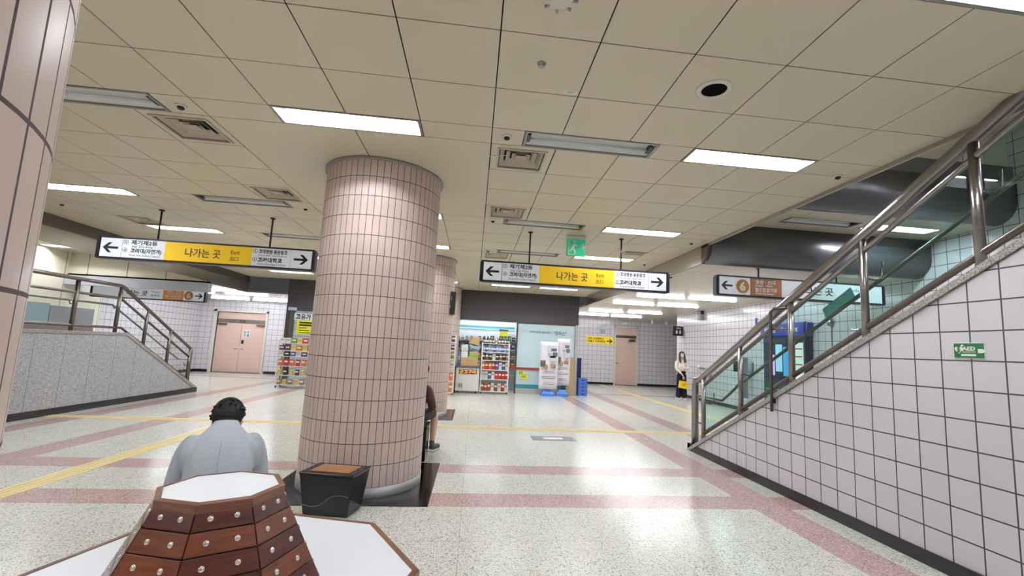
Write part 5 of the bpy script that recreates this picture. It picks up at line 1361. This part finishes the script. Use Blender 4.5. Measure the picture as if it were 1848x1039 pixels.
# --- person sitting behind the big pillar: only arm, knee, shin and shoe show
def sitter():
    t = thing('person', 'person in brown top and dark shorts sitting behind the big pillar', 'person', (-.735, 6.22, 0), math.radians(158))
    hd = V3((0, -.18, 1.08)); RH = Matrix.Rotation(math.radians(28), 3, 'X')
    b = MB()
    skin_part(b, {'h': (V3((0, 0, .53)), (.14, .10)), 'b': (V3((0, -.01, .66)), (.13, .095)), 'c': (V3((0, -.05, .80)), (.145, .1)), 's': (V3((0, -.08, .90)), (.11, .07)), 'n': (V3((0, -.11, .96)), .05), 'k': (V3((0, -.14, 1.02)), .048)}, [('h', 'b'), ('b', 'c'), ('c', 's'), ('s', 'n'), ('n', 'k')])
    for q in (-1, 1):
        limb(b, (V3((.09 * q, -.08, .88)), .055), (V3((.17 * q, -.07, .86)), .05), (V3((.215 * q, -.07, .66)), .04), (V3((.15 * q, -.26, .57)), .032), (V3((.10 * q, -.34, .58)), .025))
        hand(b, (.10 * q, -.34, .58), (-.5 * q, -.8, .0), (0, 0, -1), q, .95, .4)
        limb(b, (V3((.09 * q, -.02, .51)), .078), (V3((.11 * q, -.38, .51)), .062), (V3((.112 * q, -.41, .46)), .056), (V3((.11 * q, -.40, .30)), .052), (V3((.11 * q, -.385, .09)), .034))
        limb(b, (V3((.11 * q, -.36, .06)), .036), (V3((.115 * q, -.46, .04)), .034), (V3((.12 * q, -.56, .03)), .024))
    head(b, hd, RH, .95)
    fuse(b, 'body', SKIN, t, .0075, 3); face_bits(hd, RH, t, .95)
    b = MB()
    skin_part(b, {'h': (V3((0, .0, .50)), (.185, .135)), 'b': (V3((0, -.01, .66)), (.165, .12)), 'c': (V3((0, -.05, .80)), (.175, .122)), 's': (V3((0, -.08, .90)), (.13, .085)), 'n': (V3((0, -.105, .945)), .066)}, [('h', 'b'), ('b', 'c'), ('c', 's'), ('s', 'n')])
    for q in (-1, 1): limb(b, (V3((.08 * q, -.08, .88)), .07), (V3((.17 * q, -.07, .86)), .066), (V3((.225 * q, -.07, .67)), .058), (V3((.20 * q, -.17, .60)), .052))
    fuse(b, 'top', cloth('brown_top_cloth', (82, 60, 62)), t, .008, 4)
    b = MB()
    for q in (-1, 1): limb(b, (V3((.09 * q, .02, .515)), .095), (V3((.11 * q, -.28, .525)), .085), (V3((.112 * q, -.37, .52)), .08))
    b.ell((0, 0, .51), (.18, .14, .07))
    fuse(b, 'shorts', cloth('dark_shorts', (62, 60, 54)), t, .009, 3)
    for q in (-1, 1):
        b = MB(); limb(b, (V3((.11 * q, -.35, .055)), .05), (V3((.115 * q, -.45, .055)), .048), (V3((.122 * q, -.585, .045)), .036)); sh_ = fuse(b, 'shoe', cmat((70, 68, 74), .6), t, .006, 2)
        b = MB(); limb(b, (V3((.11 * q, -.335, .018)), (.046, .018)), (V3((.115 * q, -.46, .018)), (.048, .018)), (V3((.122 * q, -.60, .018)), (.036, .016))); fuse(b, 'sole', M['white'], sh_, .006, 2)
        b = MB(); limb(b, (V3((.11 * q, -.385, .08)), .04), (V3((.11 * q, -.385, .17)), .040)); fuse(b, 'sock', cmat((92, 92, 98), .8), t, .007, 1)
    b = MB(); f = lambda x, y, z: hd + RH @ V3((x, y, z))
    b.ell(f(0, .02, .045), (.086, .098, .086), RH, 24, 16); b.ell(f(0, .05, -.02), (.082, .07, .09), RH, 20, 12)
    fuse(b, 'hair', HAIR, t, .006, 1)
sitter()

# --- woman waiting by the right wall with a yellow bag
def woman():
    t = thing('person', 'woman in cream blouse and dark flared trousers, long dark hair, holding a yellow bag', 'person', (7.0, 14.77, 0), math.radians(-4))
    hd = V3((0, -.03, 1.50)); RH = Matrix.Rotation(math.radians(-8), 3, 'X')
    b = MB()
    skin_part(b, {'h': (V3((0, 0, .90)), (.135, .095)), 'b': (V3((0, 0, 1.05)), (.105, .08)), 'c': (V3((0, 0, 1.20)), (.125, .09)), 's': (V3((0, .01, 1.31)), (.10, .06)), 'n': (V3((0, .0, 1.37)), .043), 'k': (V3((0, -.01, 1.44)), .045)}, [('h', 'b'), ('b', 'c'), ('c', 's'), ('s', 'n'), ('n', 'k')])
    # left-hand arm (picture right) folded across, other arm hangs down in front with the bag
    limb(b, (V3((.08, .01, 1.295)), .045), (V3((.165, .01, 1.28)), .043), (V3((.215, -.03, 1.04)), .034), (V3((.04, -.16, 1.04)), .028), (V3((-.03, -.17, 1.045)), .022))
    hand(b, (-.03, -.17, 1.045), (-1, -.1, .1), (0, 1, 0), 1, .9, .5)
    limb(b, (V3((-.08, .01, 1.295)), .045), (V3((-.165, .01, 1.28)), .043), (V3((-.20, -.05, 1.04)), .034), (V3((-.05, -.15, .87)), .028), (V3((.0, -.165, .79)), .022))
    hand(b, (.0, -.165, .79), (.1, .0, -1), (0, 1, 0), -1, .9, .9)
    for q in (-1, 1):
        limb(b, (V3((.075 * q, 0, .86)), .08), (V3((.08 * q, -.01, .48)), .052), (V3((.085 * q, .01, .09)), .034))
        limb(b, (V3((.085 * q, .02, .05)), .034), (V3((.09 * q, -.08, .035)), .03), (V3((.095 * q, -.16, .025)), .02))
    head(b, hd, RH, .95)
    fuse(b, 'body', SKIN, t, .0075, 3); face_bits(hd, RH, t, .95)
    b = MB()
    skin_part(b, {'h': (V3((0, 0, .93)), (.165, .12)), 'b': (V3((0, 0, 1.05)), (.135, .105)), 'c': (V3((0, 0, 1.20)), (.145, .11)), 's': (V3((0, .01, 1.31)), (.105, .07)), 'n': (V3((0, 0, 1.345)), .055)}, [('h', 'b'), ('b', 'c'), ('c', 's'), ('s', 'n')])
    limb(b, (V3((.07, .01, 1.29)), .06), (V3((.165, .01, 1.275)), .062), (V3((.222, -.03, 1.05)), .058), (V3((.05, -.16, 1.045)), .042))
    limb(b, (V3((-.07, .01, 1.29)), .06), (V3((-.165, .01, 1.275)), .062), (V3((-.205, -.05, 1.05)), .056), (V3((-.06, -.15, .885)), .04))
    fuse(b, 'blouse', cloth('cream_blouse', (232, 222, 214), 12), t, .008, 3)
    b = MB()
    for q in (-1, 1): limb(b, (V3((.07 * q, 0, .90)), .098), (V3((.08 * q, 0, .62)), .088), (V3((.088 * q, 0, .40)), .088), (V3((.098 * q, .0, .06)), .115))
    b.ell((0, 0, .92), (.15, .11, .07))
    fuse(b, 'trousers', cloth('navy_trousers', (34, 34, 50)), t, .009, 2)
    for q in (-1, 1):
        b = MB(); limb(b, (V3((.088 * q, .02, .04)), .04), (V3((.09 * q, -.08, .036)), .042), (V3((.096 * q, -.19, .03)), .03)); fuse(b, 'shoe', cmat((226, 224, 222), .5), t, .007, 2)
    b = MB(); f = lambda x, y, z: hd + RH @ V3((x, y, z))
    b.ell(f(0, .03, .045), (.088, .092, .085), RH, 24, 16); b.ell(f(0, -.045, .082), (.068, .055, .035), RH)
    for q in (-1, 1):
        limb(b, (f(.05 * q, -.01, .07), .035), (f(.082 * q, .0, -.0), .03), (f(.088 * q, -.005, -.10), .036), (f(.085 * q, -.03, -.20), .036), (f(.075 * q, -.05, -.27), .022))
    limb(b, (f(0, .07, .03), .07), (f(0, .085, -.08), .08), (f(0, .085, -.22), .07), (f(0, .08, -.28), .04))
    fuse(b, 'hair', HAIR2, t, .006, 1)
    return t
woman()
t = thing('shopping_bag', 'bright yellow bag held low by the woman in the cream blouse', 'bag', (6.985, 14.585, .40), math.radians(2))
R_ = Matrix.Rotation(math.radians(9), 3, 'Y')
MB().cbox((0, 0, .12), (.30, .09, .24), R_).bevel(.01, 2).build('bag_body', cmat((240, 206, 24), .5), t)
b = MB()
b.tube([(-.06, 0, .24), (-.045, 0, .32), (.01, 0, .345), (.05, 0, .31), (.06, 0, .23)], .007, 8).build('handle', cmat((70, 56, 40), .6), t)
MB().cbox((-.01, -.048, .13), (.10, .004, .08), R_).build('printed_mark', cmat((226, 150, 40), .5), t)
